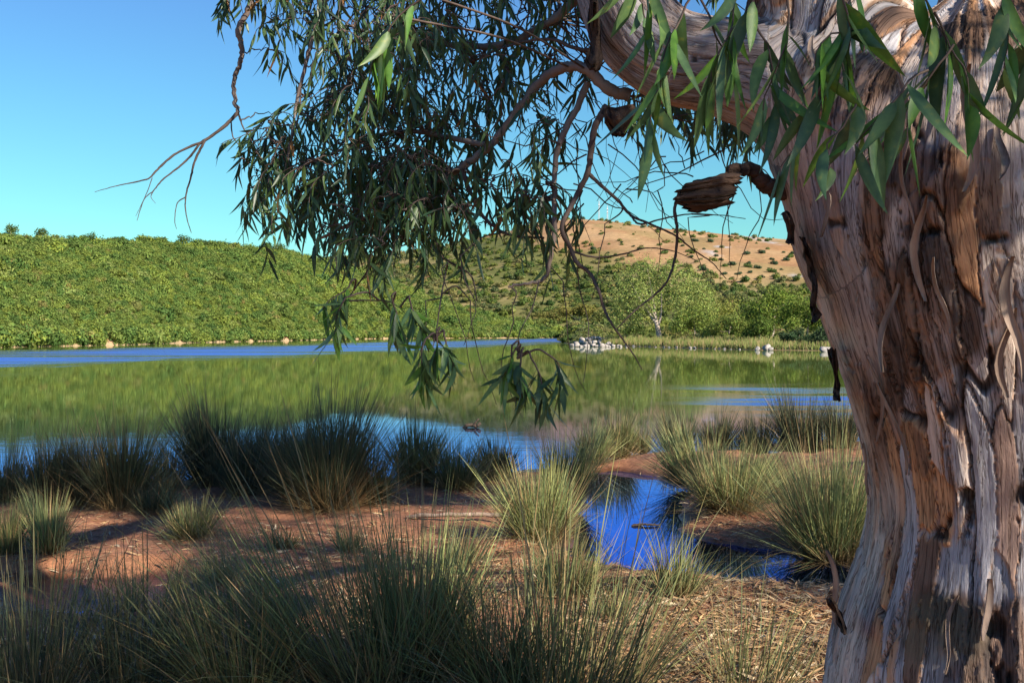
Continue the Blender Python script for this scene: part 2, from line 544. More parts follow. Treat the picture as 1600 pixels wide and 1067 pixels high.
def ground_z(x, y):
    x = np.asarray(x, float); y = np.asarray(y, float)
    ys = np.interp(x, SHX, SHY) + 0.25 * fbm(x * 0.9, y * 0.4, o=3, seed=3)
    d = ys - y
    h = np.where(d > 0, 0.11 * sst(0, 1.6, d) + 0.015 * np.clip(d - 6, 0, 40), np.maximum(d * 0.14, -1.2))
    h = h + 0.042 * fbm(x * 1.1, y * 1.1, o=4, seed=7) * sst(-0.3, 0.6, d) + 0.020 * fbm(x * 6, y * 6, o=4, seed=8) * sst(-0.3, 0.6, d)
    w = poly_sd(x + 0.10 * fbm(x * 2.2, y * 2.2, o=3, seed=21), y + 0.10 * fbm(x * 2.2, y * 2.2, o=3, seed=22), POOL)
    k = sst(-0.12, 0.45, w)
    h = h * k + (-0.05) * (1 - k)
    for (px, py, rx, ry, lv) in [(90, 940, 1.25, 0.75, 0.007), (230, 985, 0.7, 0.35, 0.009), (1212, 712, 0.45, 0.9, -0.03), (160, 1010, 1.2, 0.3, 0.008)]:
        g = G(px, py, 0)
        q = np.hypot((x - g[0]) / rx, (y - g[1]) / ry) + 0.35 * fbm(x * 3, y * 3, o=3, seed=31)
        k = sst(0.55, 1.25, q)
        h = h * k + (lv + 0.012 * fbm(x * 5, y * 8, o=3, seed=33)) * (1 - k)
    return h

def axis(fine, coarse_lo, coarse_hi):
    return np.concatenate([coarse_lo, fine, coarse_hi])
gx = axis(np.arange(-7, 7.01, 0.05), -np.geomspace(95, 7.4, 22), np.geomspace(7.4, 95, 22))
gy = axis(np.arange(3.2, 17.6, 0.055), np.linspace(-60, 2.8, 40), np.geomspace(18, 60, 14))
X, Y = np.meshgrid(gx, gy)
Z = ground_z(X, Y)
ny, nx = X.shape
idx = np.arange(ny * nx).reshape(ny, nx)
GF = np.stack([idx[:-1, :-1], idx[:-1, 1:], idx[1:, 1:], idx[1:, :-1]], -1).reshape(-1, 4)
ob('ground', mk_mesh('ground', np.stack([X, Y, Z], -1), GF, M_GROUND, smooth=True), kind='structure')
lk = np.array([(-1500, -30, 0), (1500, -30, 0), (1500, 2500, 0), (-1500, 2500, 0)], float)
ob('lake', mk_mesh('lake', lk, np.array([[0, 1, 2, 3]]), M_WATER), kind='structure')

tick('--------- far shores')
# ------------------------------------------------------------------ far shores and hills
def hill_mat():
    m, nt, out = nmat('hill_soil')
    L = nt.links.new
    at = nd(nt, 'ShaderNodeAttribute', attribute_name='Col')
    geo = nd(nt, 'ShaderNodeNewGeometry')
    n = nd(nt, 'ShaderNodeTexNoise')
    n.inputs['Scale'].default_value = 0.35; n.inputs['Detail'].default_value = 9; n.inputs['Roughness'].default_value = 0.7
    L(geo.outputs['Position'], n.inputs[0])
    r = nd(nt, 'ShaderNodeValToRGB')
    r.color_ramp.elements[0].position = 0.3; r.color_ramp.elements[0].color = (0.66, 0.66, 0.62, 1)
    r.color_ramp.elements[1].position = 0.7; r.color_ramp.elements[1].color = (1.22, 1.2, 1.2, 1)
    L(n.outputs[0], r.inputs[0])
    mx = nd(nt, 'ShaderNodeMix', data_type='RGBA', blend_type='MULTIPLY')
    mx.inputs['Factor'].default_value = 1
    L(at.outputs['Color'], mx.inputs['A']); L(r.outputs[0], mx.inputs['B'])
    b = nd(nt, 'ShaderNodeBsdfPrincipled')
    b.inputs['Roughness'].default_value = 0.95; b.inputs['Specular IOR Level'].default_value = 0.05
    L(mx.outputs['Result'], b.inputs['Base Color'])
    bp = nd(nt, 'ShaderNodeBump')
    bp.inputs['Strength'].default_value = 0.5; bp.inputs['Distance'].default_value = 0.6
    L(n.outputs[0], bp.inputs['Height']); L(bp.outputs[0], b.inputs['Normal'])
    L(b.outputs[0], out.inputs[0])
    return m
M_HILL = hill_mat()

LH = dict(px=[-700, -300, 0, 200, 450, 620, 760, 900], ds=[100, 112, 122, 149, 228, 320, 345, 360],
          depth=[80, 80, 75, 80, 95, 100, 90, 70],
          cpx=[-700, -300, 0, 100, 200, 350, 450, 600, 700, 800, 900], cy=[362, 370, 378, 386, 389, 391, 402, 440, 482, 508, 524])
CH = dict(px=[300, 700, 900, 1100, 1750, 2400], ds=[380, 392, 396, 330, 300, 280], depth=[520, 470, 460, 500, 500, 480],
          cpx=[300, 500, 600, 700, 800, 850, 900, 960, 1050, 1150, 1260, 1400, 1750, 2400], cy=[415, 410, 402, 388, 362, 350, 346, 350, 363, 374, 381, 386, 400, 430])

def hill_pt(H, px, t):
    ds = np.interp(px, H['px'], H['ds']); dp = np.interp(px, H['px'], H['depth'])
    d = ds + t * dp
    dc = ds + dp
    zc = CZ + (HY - np.interp(px, H['cpx'], H['cy'])) / F * dc
    tt = np.clip(t, 0, 1)
    prof = np.where(t <= 1, 0.30 * tt + 0.70 * np.sin(tt * np.pi / 2) ** 1.15, 1 - 0.35 * (t - 1) ** 2 * 4)
    x = (px - 800) / F * d
    amp = np.clip(zc, 0, 60) * 0.045
    z = zc * prof + amp * fbm(x * 0.022, d * 0.022, o=4, seed=41) * np.sin(np.pi * np.clip(t, 0, 1)) + 0.25 * (t > 0.004)
    z = np.where(t < 0, t * 60, z)
    return np.stack([x, d, z], -1)

def dry_amount(px, py_soft, x, d):
    return py_soft

def hill_mesh(name, H, p0, p1, colf):
    px = np.linspace(p0, p1, 200)
    t = np.concatenate([[-0.02], np.linspace(0, 1, 110), np.linspace(1.05, 1.5, 8)])
    A, T = np.meshgrid(px, t)
    V = hill_pt(H, A, T)
    n, k = A.shape
    i = np.arange(n * k).reshape(n, k)
    Fq = np.stack([i[:-1, :-1], i[:-1, 1:], i[1:, 1:], i[1:, :-1]], -1).reshape(-1, 4)
    return ob(name, mk_mesh(name, V, Fq, M_HILL, colf(A, T, V).reshape(-1, 3), True), kind='structure')

def lerp(a, b, k):
    k = np.asarray(k)[..., None]
    return np.asarray(a) * (1 - k) + np.asarray(b) * k

def bare_left(A, T, V):
    """patches of bare red earth on the near hillside"""
    x, d = V[..., 0], V[..., 1]
    px, py = topx(V)
    b = 0
    for (cx, cy, rx, ry) in [(22, 412, 22, 6), (50, 425, 9, 5), (165, 530, 22, 10), (200, 522, 20, 7), (440, 527, 26, 4), (30, 515, 18, 6), (70, 512, 10, 5), (480, 522, 20, 4)]:
        b = np.maximum(b, 1 - sst(0.6, 1.3, np.hypot((px - cx) / rx, (py - cy) / ry) + 0.4 * fbm(x * 0.3, d * 0.3, o=2, seed=5)))
    return b

def col_left(A, T, V):
    c = lerp((0.10, 0.12, 0.035), (0.20, 0.16, 0.07), sst(-0.2, 0.6, fbm(V[..., 0] * 0.05, V[..., 1] * 0.05, o=4, seed=51)))
    c = lerp(c, (0.48, 0.25, 0.13), bare_left(A, T, V))
    return lerp(c, (0.42, 0.30, 0.18), 1 - sst(0.006, 0.02, T))

def dryness(A, T, V):
    n = fbm(V[..., 0] * 0.012, V[..., 1] * 0.008, o=4, seed=61)
    lim = np.interp(A, [300, 700, 800, 850, 900, 1000, 1080, 1150, 1260, 1500, 2400], [1.1, 0.95, 0.72, 0.48, 0.40, 0.38, 0.34, 0.27, 0.26, 0.26, 0.26])
    return sst(-0.09, 0.09, T - lim + 0.12 * n)

def col_centre(A, T, V):
    n = fbm(V[..., 0] * 0.03, V[..., 1] * 0.03, o=5, seed=62)
    g = lerp((0.13, 0.14, 0.045), (0.30, 0.24, 0.11), sst(-0.1, 0.7, n))
    dry = lerp((0.33, 0.19, 0.095), (0.40, 0.265, 0.14), sst(-0.5, 0.6, n))
    dry = lerp(dry, (0.27, 0.20, 0.09), 0.75 * sst(-0.05, 0.4, fbm(V[..., 0] * 0.05, V[..., 1] * 0.02, o=4, seed=63)))
    rock = sst(0.42, 0.6, fbm(V[..., 0] * 0.08, V[..., 1] * 0.03, o=4, seed=64)) * sst(1080, 1120, A)
    dry = lerp(dry, (0.40, 0.37, 0.35), rock)
    return lerp(g, dry, dryness(A, T, V))

hill_mesh('wooded_hill', LH, -700, 900, col_left)
hill_mesh('dry_hill', CH, 300, 2400, col_centre)

# the low point of land on the right
PEN_X = [872, 884, 900, 940, 1000, 1100, 1180, 1340, 1800, 2600]
PEN_D = [240, 165, 150, 141, 130, 114, 105, 99, 80, 60]
def pen_z(px, d):
    e = d - np.interp(px, PEN_X, PEN_D)
    side = sst(880, 905, px)
    return np.where(e > 0, (0.55 * sst(0, 9, e) + 0.012 * np.clip(e - 9, 0, 200)) * side + 0.05, e * 0.1) + 0.12 * fbm(px * 0.05, d * 0.2, o=3, seed=71) * sst(0, 4, e)
pp = np.linspace(870, 2600, 150); tt = np.concatenate([[-4, -1], np.geomspace(0.5, 330, 50)])
A, T = np.meshgrid(pp, tt)
D = np.interp(A, PEN_X, PEN_D) + T
V = np.stack([(A - 800) / F * D, D, pen_z(A, D)], -1)
i = np.arange(A.size).reshape(A.shape)
Fq = np.stack([i[:-1, :-1], i[:-1, 1:], i[1:, 1:], i[1:, :-1]], -1).reshape(-1, 4)
pc = lerp((0.28, 0.20, 0.11), (0.16, 0.17, 0.05), sst(1.0, 3.5, T + 1.5 * fbm(A * 0.06, D * 0.3, o=3, seed=72)))
ob('low_headland', mk_mesh('low_headland', V, Fq, M_HILL, pc.reshape(-1, 3), True), kind='structure')

def diamonds(C, S, rg, col, out=None, bias=1.1):
    """leaf clumps: bent diamond faces centred on C, turned outward from their bough"""
    n = len(C)
    c = unit(rg.normal(size=(n, 3)) + (0 if out is None else bias * out))
    a = unit(np.cross(c, rg.normal(size=(n, 3))))
    b = np.cross(c, a)
    S = np.broadcast_to(S, (n,))[:, None]
    V = np.stack([C - a * S, C - b * S * 0.55 + c * S * 0.18, C + a * S, C + b * S * 0.55 + c * S * 0.18], 1)
    Fq = np.arange(n * 4).reshape(n, 4)
    return V.reshape(-1, 3), Fq, np.repeat(col, 4, 0)

def crown_pts(lobes, n, rg, inner=0.55):
    w = np.array([l[3] * l[4] for l in lobes]) ** 1.0
    k = rg.choice(len(lobes), n, p=w / w.sum())
    L = np.array(lobes)[k]
    d = unit(rg.normal(size=(n, 3)))
    r = (inner + (1 - inner) * rg.random(n)) * (1 + 0.22 * rg.normal(size=n))
    off = d * r[:, None] * L[:, [3, 3, 4]]
    return L[:, :3] + off, unit(d * 1.0 + [0, 0, 0.25])

def bush_mesh(name, seed, r, h, n, size, base, mat, nl=7):
    rg = np.random.default_rng(seed)
    lobes = []
    for _ in range(nl):
        a = rg.random() * 6.283; q = r * 0.62 * math.sqrt(rg.random())
        rr = r * rg.uniform(0.34, 0.52)
        lobes.append((q * math.cos(a), q * math.sin(a), h * rg.uniform(0.25, 0.72) * (1 - 0.35 * q / r), rr, rr * rg.uniform(0.6, 0.95) * h / r * 0.9))
    C, nn = crown_pts(lobes, n, rg)
    k = C[:, 2] > -0.1
    C, nn = C[k], nn[k]
    col = np.array(base) * rg.uniform(0.88, 1.14, (len(C), 1)) * (1 + 0.04 * rg.normal(size=(len(C), 3)))
    V, Fq, c = diamonds(C, size * rg.uniform(0.6, 1.3, len(C)), rg, np.clip(col, 0.005, 1), nn, 2.4)
    return mk_mesh(name, V, Fq, mat, c)

def scatter(name, pts, sc, protos, pick, kind='stuff', label=None, cat=None):
    """many alike shrubs as one object: points carrying instances"""
    me = bpy.data.meshes.new(name)
    me.vertices.add(len(pts))
    me.vertices.foreach_set('co', np.ascontiguousarray(pts, np.float32).ravel())
    for nm, v in (('sc', sc), ('rz', rng.random(len(pts)) * 6.283)):
        a = me.attributes.new(nm, 'FLOAT', 'POINT'); a.data.foreach_set('value', np.ascontiguousarray(v, np.float32))
    a = me.attributes.new('pk', 'INT', 'POINT'); a.data.foreach_set('value', np.ascontiguousarray(pick, np.int32))
    for m_ in {p.materials[0] for p in protos}:
        me.materials.append(m_)
    o = ob(name, me, label=label, cat=cat, kind=kind)
    ng = bpy.data.node_groups.new(name + '_nodes', 'GeometryNodeTree')
    ng.interface.new_socket('Geometry', in_out='INPUT', socket_type='NodeSocketGeometry')
    ng.interface.new_socket('Geometry', in_out='OUTPUT', socket_type='NodeSocketGeometry')
    L = ng.links.new
    gi = ng.nodes.new('NodeGroupInput'); go = ng.nodes.new('NodeGroupOutput')
    jn = ng.nodes.new('GeometryNodeJoinGeometry')
    def attr(nm, ty):
        n = ng.nodes.new('GeometryNodeInputNamedAttribute'); n.data_type = ty; n.inputs[0].default_value = nm
        return next(s for s in n.outputs if s.enabled and s.name == 'Attribute')
    s_, r_, k_ = attr('sc', 'FLOAT'), attr('rz', 'FLOAT'), attr('pk', 'INT')
    cx = ng.nodes.new('ShaderNodeCombineXYZ'); L(r_, cx.inputs[2])
    for k, pm in enumerate(protos):
        po = bpy.data.objects.new(name + '_source', pm)
        oi = ng.nodes.new('GeometryNodeObjectInfo'); oi.inputs['Object'].default_value = po
        oi.inputs['As Instance'].default_value = True
        ip = ng.nodes.new('GeometryNodeInstanceOnPoints')
        cp = ng.nodes.new('FunctionNodeCompare'); cp.data_type = 'INT'; cp.operation = 'EQUAL'
        ii = [s for s in cp.inputs if s.enabled]
        L(k_, ii[0]); ii[1].default_value = k
        L(gi.outputs[0], ip.inputs['Points']); L(cp.outputs[0], ip.inputs['Selection'])
        L(oi.outputs['Geometry'], ip.inputs['Instance'])
        L(cx.outputs[0], ip.inputs['Rotation']); L(s_, ip.inputs['Scale'])
        L(ip.outputs[0], jn.inputs[0])
    L(jn.outputs[0], go.inputs[0])
    md = o.modifiers.new('scatter', 'NODES'); md.node_group = ng
    return o

GREEN = (0.160, 0.228, 0.055)
bushes = [bush_mesh('scrub_bush', 100 + k, 1.7, 2.3, 600, 0.20, np.array(GREEN) * f, M_SCRUB) for k, f in enumerate((1.0, 0.9, 1.1, 0.75, 1.0))]
# left hill: closed scrub
n = 19000
A = rng.uniform(-420, 900, n); T = rng.random(n) ** 0.9
V = hill_pt(LH, A, T)
keep = (bare_left(A, T, V) < 0.45 + 0.4 * rng.random(n)) & (V[:, 2] > 0.1)
V = V[keep]; V[:, 2] -= 0.25
m_ = 0.5 * fbm(V[:, 0] * 0.04, V[:, 1] * 0.04, o=3, seed=81) + 0.3 * rng.normal(size=len(V))
sc = np.clip(0.50 + 0.12 * m_ + 0.15 * rng.normal(size=len(V)), 0.22, 1.0) * np.where(rng.random(len(V)) < 0.05, 1.7, 1.0) * np.interp(V[:, 1], [120, 200, 300, 400], [0.95, 1.05, 1.4, 1.5])
scatter('hillside_scrub', V, sc, bushes, np.clip(((m_ + 0.8) / 1.6 * 5).astype(int), 0, 4), label='dense green scrub covering the wooded hillside across the lake', cat='scrub')
# waterline shrubs of the left hill
n = 700
A = rng.uniform(-420, 880, n); T = np.abs(rng.normal(0.012, 0.008, n)) + 0.004
V = hill_pt(LH, A, T); V[:, 2] = np.maximum(V[:, 2] - 0.3, 0.0)
keep = bare_left(A, T, V) < 0.5
scatter('waterline_scrub', V[keep], rng.uniform(0.55, 1.2, keep.sum()), bushes, rng.choice([0, 2, 2, 4], keep.sum()), label='bright green low scrub fringing the far waterline', cat='scrub')
# central hill: green below, thinning into dry grass above
n = 19000
A = rng.uniform(430, 2300, n); T = rng.random(n)
V = hill_pt(CH, A, T)
dr = dryness(A, T, V)
dens = fbm(V[:, 0] * 0.03, V[:, 1] * 0.02, o=3, seed=91)
keep = (rng.random(n) < np.where(dr > 0.6, 0.06, 0.85 - 0.5 * T + 0.35 * dens)) 
V = V[keep]; T = T[keep]
pale = [bush_mesh('pale_bush', 120 + k, 1.7, 1.7, 330, 0.24, np.array(c), M_SCRUB) for k, c in enumerate(((0.15, 0.19, 0.055), (0.11, 0.155, 0.04), (0.19, 0.20, 0.08)))]
scatter('far_hillside_scrub', V - [0, 0, 0.3], np.clip(rng.normal(1.25, 0.4, len(V)), 0.5, 2.6), pale, rng.integers(0, 3, len(V)), label='olive scrub thinning out up the far dry hill', cat='scrub')

# single shrubs one can count on the dry grass slope
dry_shrub = [bush_mesh('shrub_crown', 140 + k, 2.6, 3.0, 500, 0.36, np.array((0.055, 0.10, 0.05)), M_TREE) for k in range(3)]
SHR = [(275, 62, 20), (640, 120, 22), (565, 108, 16), (725, 130, 18), (820, 172, 22), (895, 172, 24), (760, 195, 14), (862, 212, 12), (920, 245, 16),
       (1065, 235, 24), (1145, 228, 22), (1245, 228, 14), (1290, 232, 20), (1255, 262, 24), (995, 282, 28), (1075, 280, 20), (1120, 300, 24), (1200, 280, 28),
       (1190, 262, 16), (1085, 325, 18), (860, 310, 30), (800, 250, 18), (1000, 145, 18), (1100, 160, 12), (1050, 155, 12), (330, 210, 22), (355, 72, 10), (240, 58, 9), (1235, 310, 12), (1325, 268, 16),
       (1140, 345, 20), (1300, 350, 20), (945, 265, 18), (1025, 330, 22), (400, 230, 12), (465, 180, 12), (520, 200, 12), (960, 330, 20)]
SHR.sort()
row_n = [0, 0, 0]
for k, (cx, cy, wd) in enumerate(SHR):
    row = 0 if cy < 165 else (1 if cy < 255 else 2)
    row_n[row] += 1
    px, py = 820 + cx / 3.077, 320 + cy / 3.077 + wd / 3.077 * 0.25
    ts = np.linspace(0.05, 1.0, 300)
    q = hill_pt(CH, np.full(300, px), ts)
    j = int(np.argmin(np.abs(topx(q)[1] - py)))
    o = ob('hill_shrub', dry_shrub[k % 3], label='%s dark shrub from the left %s of the dry hill' % (ORD[row_n[row] - 1], ('along the crest', 'on the upper slope', 'on the lower slope')[row]), cat='shrub', group='shrubs on the dry hill')
    s = wd / 3.077 / F * q[j, 1] / 5.2 * 1.8
    o.location = (q[j, 0], q[j, 1], q[j, 2] - 0.2 * s); o.scale = (s, s, s * 0.85); o.rotation_euler = (0, 0, k * 1.7)

# trees standing out along the crest of the left hill
def grow(name, base, H, lobes, n, size, col, seed, trunk, label, cat='tree', group=None, inner=0.55, twist=0.0, tmat=None):
    """a tree: trunk with limbs, and a crown of leaf clumps"""
    rg = np.random.default_rng(seed)
    root = ob(name, None, label=label, cat=cat, group=group)
    root.location = base
    acc = Acc()
    r0, top = trunk
    main = spline([(0, 0, -0.2), (0.03 * H * rg.normal(), 0, top * 0.5), (0.04 * H * rg.normal(), 0.02 * H, top)], 6)
    acc.add(*tube(main, np.linspace(r0, r0 * 0.6, len(main)), 8), (1, 1, 1))
    for l in sorted(lobes, key=lambda l_: -l_[2])[:max(3, len(lobes) // 2):2]:
        e = np.array(l[:3]) + [0, 0, 0.1 * l[4]]
        s = main[int(rg.integers(len(main) // 2, len(main)))]
        pts = spline([s, (s + e) / 2 + rg.normal(size=3) * 0.04 * H + [0, 0, -0.03 * H], e], 5)
        acc.add(*tube(pts, np.linspace(r0 * 0.5, r0 * 0.08, len(pts)), 6), (1, 1, 1))
    ob('trunk', acc.mesh('trunk', tmat or M_FARTRUNK), root)
    C, nn = crown_pts(lobes, n, rg, inner)
    k = C[:, 2] > 0.02 * H
    C, nn = C[k], nn[k]
    sh = fbm(C[:, 0] * 1.2, C[:, 1] * 1.2, C[:, 2] * 1.2, 2, seed)
    cc = np.array(col) * (1 + 0.22 * sh[:, None] + 0.2 * rg.normal(size=(len(C), 1))) * (1 + 0.08 * rg.normal(size=(len(C), 3)))
    V, Fq, c = diamonds(C, size * rg.uniform(0.5, 1.3, len(C)), rg, np.clip(cc, 0.004, 1), nn, 1.2)
    ob('crown', mk_mesh('crown', V, Fq, M_TREE, c), root)
    return root

def lob(rg, k, rx, z0, z1, r0, r1):
    o = []
    for _ in range(k):
        a = rg.random() * 6.283; q = rx * math.sqrt(rg.random())
        r = rg.uniform(r0, r1)
        o.append((q * math.cos(a), q * math.sin(a) * 0.8, rg.uniform(z0, z1) - 0.15 * q, r, r * rg.uniform(0.7, 1.0)))
    return o

crest = [(-14, 18, 'leftmost'), (18, 22, ''), (66, 20, ''), (112, 14, ''), (143, 20, ''), (180, 15, ''), (222, 16, ''), (246, 12, ''), (286, 18, ''), (318, 13, ''), (365, 14, ''), (436, 16, '')]
for k, (px, wd, _) in enumerate(crest):
    q = hill_pt(LH, np.array([px], float), np.array([0.93]))[0]
    w = wd / F * q[1]
    rg = np.random.default_rng(300 + k)
    grow('crest_tree', (q[0], q[1], q[2]), w * 1.5, lob(rg, 8, w * 0.5, w * 0.3, w * 1.1, w * 0.26, w * 0.42), 900, w * 0.065,
         np.array((0.10, 0.15, 0.035)) * (0.75 + 0.3 * rg.random()), 300 + k, (w * 0.06, w * 0.7),
         '%s round-headed tree from the left on the wooded hill skyline' % ORD[k], 'tree', 'trees along the left skyline')

tick('----- headland trees')
# ------------------------------------------------------------------ headland trees
def pen_pt(px, back):
    d = float(np.interp(px, PEN_X, PEN_D)) + back
    return ((px - 800) / F * d, d, float(pen_z(np.array(px * 1.0), np.array(d))))

def pxm(p, n):       # n pixels at that point, in metres
    return n / F * p[1]

# the big pale-trunked gum beside the rock pile
p = pen_pt(1031, 14)
u = pxm(p, 1)
rg = np.random.default_rng(5)
LB = [(x * u, y * u, z * u, r * u, r * u * s) for x, y, z, r, s in
      [(-60, 0, 62, 24, 1.2), (-48, 10, 95, 26, 1.1), (-20, 0, 112, 26, 0.9), (12, -8, 108, 24, 0.9), (38, 5, 92, 28, 1.0), (60, 0, 78, 24, 1.1), (72, 10, 62, 20, 1.1),
       (-30, -15, 70, 26, 1.2), (5, 15, 80, 28, 1.0), (30, -15, 62, 24, 1.2), (-68, 5, 38, 16, 1.3), (52, -10, 46, 20, 1.2), (-40, 5, 40, 16, 1.4), (82, 0, 44, 14, 1.3), (-12, -14, 56, 14, 1.1)]]
gum = grow('eucalyptus_tree', p, 125 * u, LB, 13000, 1.6 * u, (0.27, 0.32, 0.09), 5, (5.0 * u, 34 * u), 'loose weeping tree with forked white trunk behind the rock pile', inner=0.35)

HT = [  # px, back, width, height (pixels), colour, label
    (905, 170, 60, 52, (0.20, 0.19, 0.045), 'wide yellow-green tree with bare lower stems across the bay'),
    (862, 190, 62, 54, (0.17, 0.17, 0.045), 'flat-topped olive tree on far shore left of the rock pile'),
    (826, 205, 50, 46, (0.19, 0.18, 0.05), 'leftmost yellow-green tree on the far shore behind the hanging leaves'),
    (938, 110, 34, 40, (0.15, 0.17, 0.05), 'small olive tree behind the left end of the rock pile'),
    (1112, 40, 80, 84, (0.23, 0.25, 0.06), 'tall yellow-green tree right of the white-trunked tree'),
    (1152, 60, 50, 84, (0.15, 0.17, 0.06), 'thin greyish tree standing behind the headland bushes'),
    (1085, 20, 70, 58, (0.18, 0.23, 0.05), 'leafy bush just right of the white trunk'),
    (1140, 12, 84, 56, (0.165, 0.21, 0.045), 'broad green bush in the middle of the headland'),
    (1205, 18, 100, 92, (0.155, 0.215, 0.035), 'largest rounded green tree above the dark waterside shrubs'),
    (1262, 14, 90, 84, (0.165, 0.225, 0.04), 'bright green round tree beside the big trunk'),
    (1186, 8, 50, 46, (0.10, 0.15, 0.028), 'dark green bush at the water behind the white rock'),
    (1245, 4, 60, 34, (0.055, 0.095, 0.04), 'low dark shrub overhanging the water right of the white rock'),
    (1296, 3, 54, 34, (0.055, 0.09, 0.04), 'dark waterside shrub nearest the big trunk'),
    (1330, 12, 90, 70, (0.12, 0.17, 0.03), 'green tree half hidden by the big trunk'),
    (985, 26, 44, 30, (0.09, 0.13, 0.03), 'dark low bush left of the white trunk'),
    (1062, 6, 40, 16, (0.16, 0.17, 0.05), 'low reedy bush on the bank below the white trunk'),
]
for k, (px, back, wd, ht, c, lab) in enumerate(HT):
    p = pen_pt(px, back); u = pxm(p, 1)
    rg = np.random.default_rng(500 + k)
    nl = 14
    lobes = []
    for _ in range(nl):
        a = rg.random() * 6.283; q = math.sqrt(rg.random())
        z = ht * rg.uniform(0.25, 0.84) * (1 - 0.30 * q * q)
        r = min(wd, ht * 1.3) * rg.uniform(0.15, 0.24)
        lobes.append((0.40 * wd * q * math.cos(a) * u, 0.40 * wd * q * math.sin(a) * u, z * u, r * u, r * u * rg.uniform(0.75, 1.05)))
    if k < 3:
        lobes = [(l[0], l[1], max(l[2], 0.55 * ht * u), l[3], l[4] * 0.7) for l in lobes]
    grow('headland_tree' if ht > 50 else 'waterside_bush', p, ht * u, lobes, int(1400 + wd * ht * 0.75), 1.35 * u + 0.03, c, 500 + k, (max(0.05, 0.02 * ht * u), ht * 0.5 * u), lab, 'tree' if ht > 50 else 'bush', inner=0.45)

n = 2600
A = np.where(rng.random(n) < 0.3, rng.uniform(884, 1000, n), rng.uniform(960, 2500, n)); E = rng.uniform(7, 280, n)
E = np.where(A < 960, rng.uniform(12, 300, n), E)
D = np.interp(A, PEN_X, PEN_D) + E
V = np.stack([(A - 800) / F * D, D, pen_z(A, D) - 0.2], -1)
scatter('headland_scrub', V, np.clip(rng.normal(0.8, 0.3, n), 0.3, 1.8) * np.interp(E, [7, 60, 300], [0.5, 1.1, 2.2]), pale, rng.integers(0, 3, n), label='mixed olive scrub filling the headland between its trees', cat='scrub')

# reeds along the headland bank
n = 9000
A = rng.uniform(940, 1500, n); E = np.abs(rng.normal(0, 4.5, n)) + 0.3
D = np.interp(A, PEN_X, PEN_D) + E
B = np.stack([(A - 800) / F * D, D, pen_z(A, D) - 0.02], -1)
hgt = rng.uniform(0.35, 0.9, n); tip = B + np.stack([rng.normal(0, 0.12, n), rng.normal(0, 0.12, n), hgt], -1)
wv = np.stack([np.full(n, 0.045), np.zeros(n), np.zeros(n)], -1)
V = np.stack([B - wv, B + wv, tip + wv * 0.3, tip - wv * 0.3], 1).reshape(-1, 3)
rc = np.where(rng.random(n)[:, None] < 0.25, (0.30, 0.23, 0.10), (0.17, 0.20, 0.05)) * rng.uniform(0.7, 1.25, (n, 1))
ob('bank_reeds', mk_mesh('bank_reeds', V, np.arange(n * 4).reshape(n, 4), M_RUSH, np.repeat(rc, 4, 0)), label='yellow-green reeds along the headland bank', cat='reeds', kind='stuff')

# rocks
def rock_mesh(seed):
    import bmesh
    bm = bmesh.new()
    bmesh.ops.create_icosphere(bm, subdivisions=3, radius=1)
    co = np.array([v.co for v in bm.verts])
    rg = np.random.default_rng(seed)
    dirs = unit(rg.normal(size=(11, 3)))
    lim = rg.uniform(0.55, 0.85, 11)
    dd = co @ dirs.T
    s = np.min(np.where(dd > 0.05, lim / np.maximum(dd, 0.05), 9), axis=1)
    co = co * np.minimum(1, s)[:, None]
    co = co + 0.05 * fbm(co[:, 0] * 3, co[:, 1] * 3, co[:, 2] * 3, 3, seed)[:, None] * unit(co)
    fc = np.array([[v.index for v in f.verts] for f in bm.faces])
    bm.free()
    return mk_mesh('rock', co, fc, M_ROCK, smooth=False)
rocks = [rock_mesh(s) for s in range(5)]
def place_rock(px, py, wpx, k, label, group=None, hz=0.7, d=None):
    d = d or CZ * F / (py - HY)
    o = ob('rock', rocks[k % 5], label=label, cat='rock', group=group)
    s = wpx / F * d / 2 / 0.75
    o.location = ((px - 800) / F * d, d, s * hz * 0.35); o.scale = (s, s * 0.9, s * hz); o.rotation_euler = (0.2 * math.sin(k), 0.2 * math.cos(k * 3), k * 2.1)
    return o
rr = np.random.default_rng(9)
def boulder_row(n_, x0, x1, py, w0, w1, lift, where):
    for k in range(n_):
        px = x0 + (x1 - x0) * (k + 0.5 + rr.uniform(-0.3, 0.3)) / n_
        o = place_rock(px, py + rr.uniform(-0.6, 0.6), rr.uniform(w0, w1), k + n_, '%s pale boulder from the left in the %s of the rock pile' % (ORD[k], where), 'boulders of the rock pile')
        o.location.z += max(0.0, lift * (1 - abs(px - 930) / 48))
boulder_row(13, 890, 974, 541.6, 5, 10, 0.0, 'front row')
boulder_row(10, 898, 968, 540.2, 6, 10, 0.35, 'middle row')
boulder_row(6, 908, 952, 539.0, 6, 11, 0.85, 'top row')
for k in range(20):
    px = 978 + (k + rr.uniform(-0.3, 0.3)) * 9.8; d = np.interp(px, PEN_X, PEN_D) + rr.uniform(-1, 0.8)
    place_rock(px, 0, rr.uniform(2, 5.5), k, '%s small stone from the left along the headland waterline' % ORD[k], 'stones along the headland waterline', 0.7, d)
for k, (px, w) in enumerate([(1184, 9), (1198, 13), (1204, 8)]):
    place_rock(px, 0, w, k + 2, ['white rock left in the pair at the water before the dark bush', 'largest white rock at the water before the dark bush', 'small white stone leaning on the largest white rock'][k], None, 0.9, float(np.interp(px, PEN_X, PEN_D)) - 1.2)
place_rock(1292, 0, 22, 1, 'low grey rock at the waterline beside the big trunk', None, 0.45, 96.0)

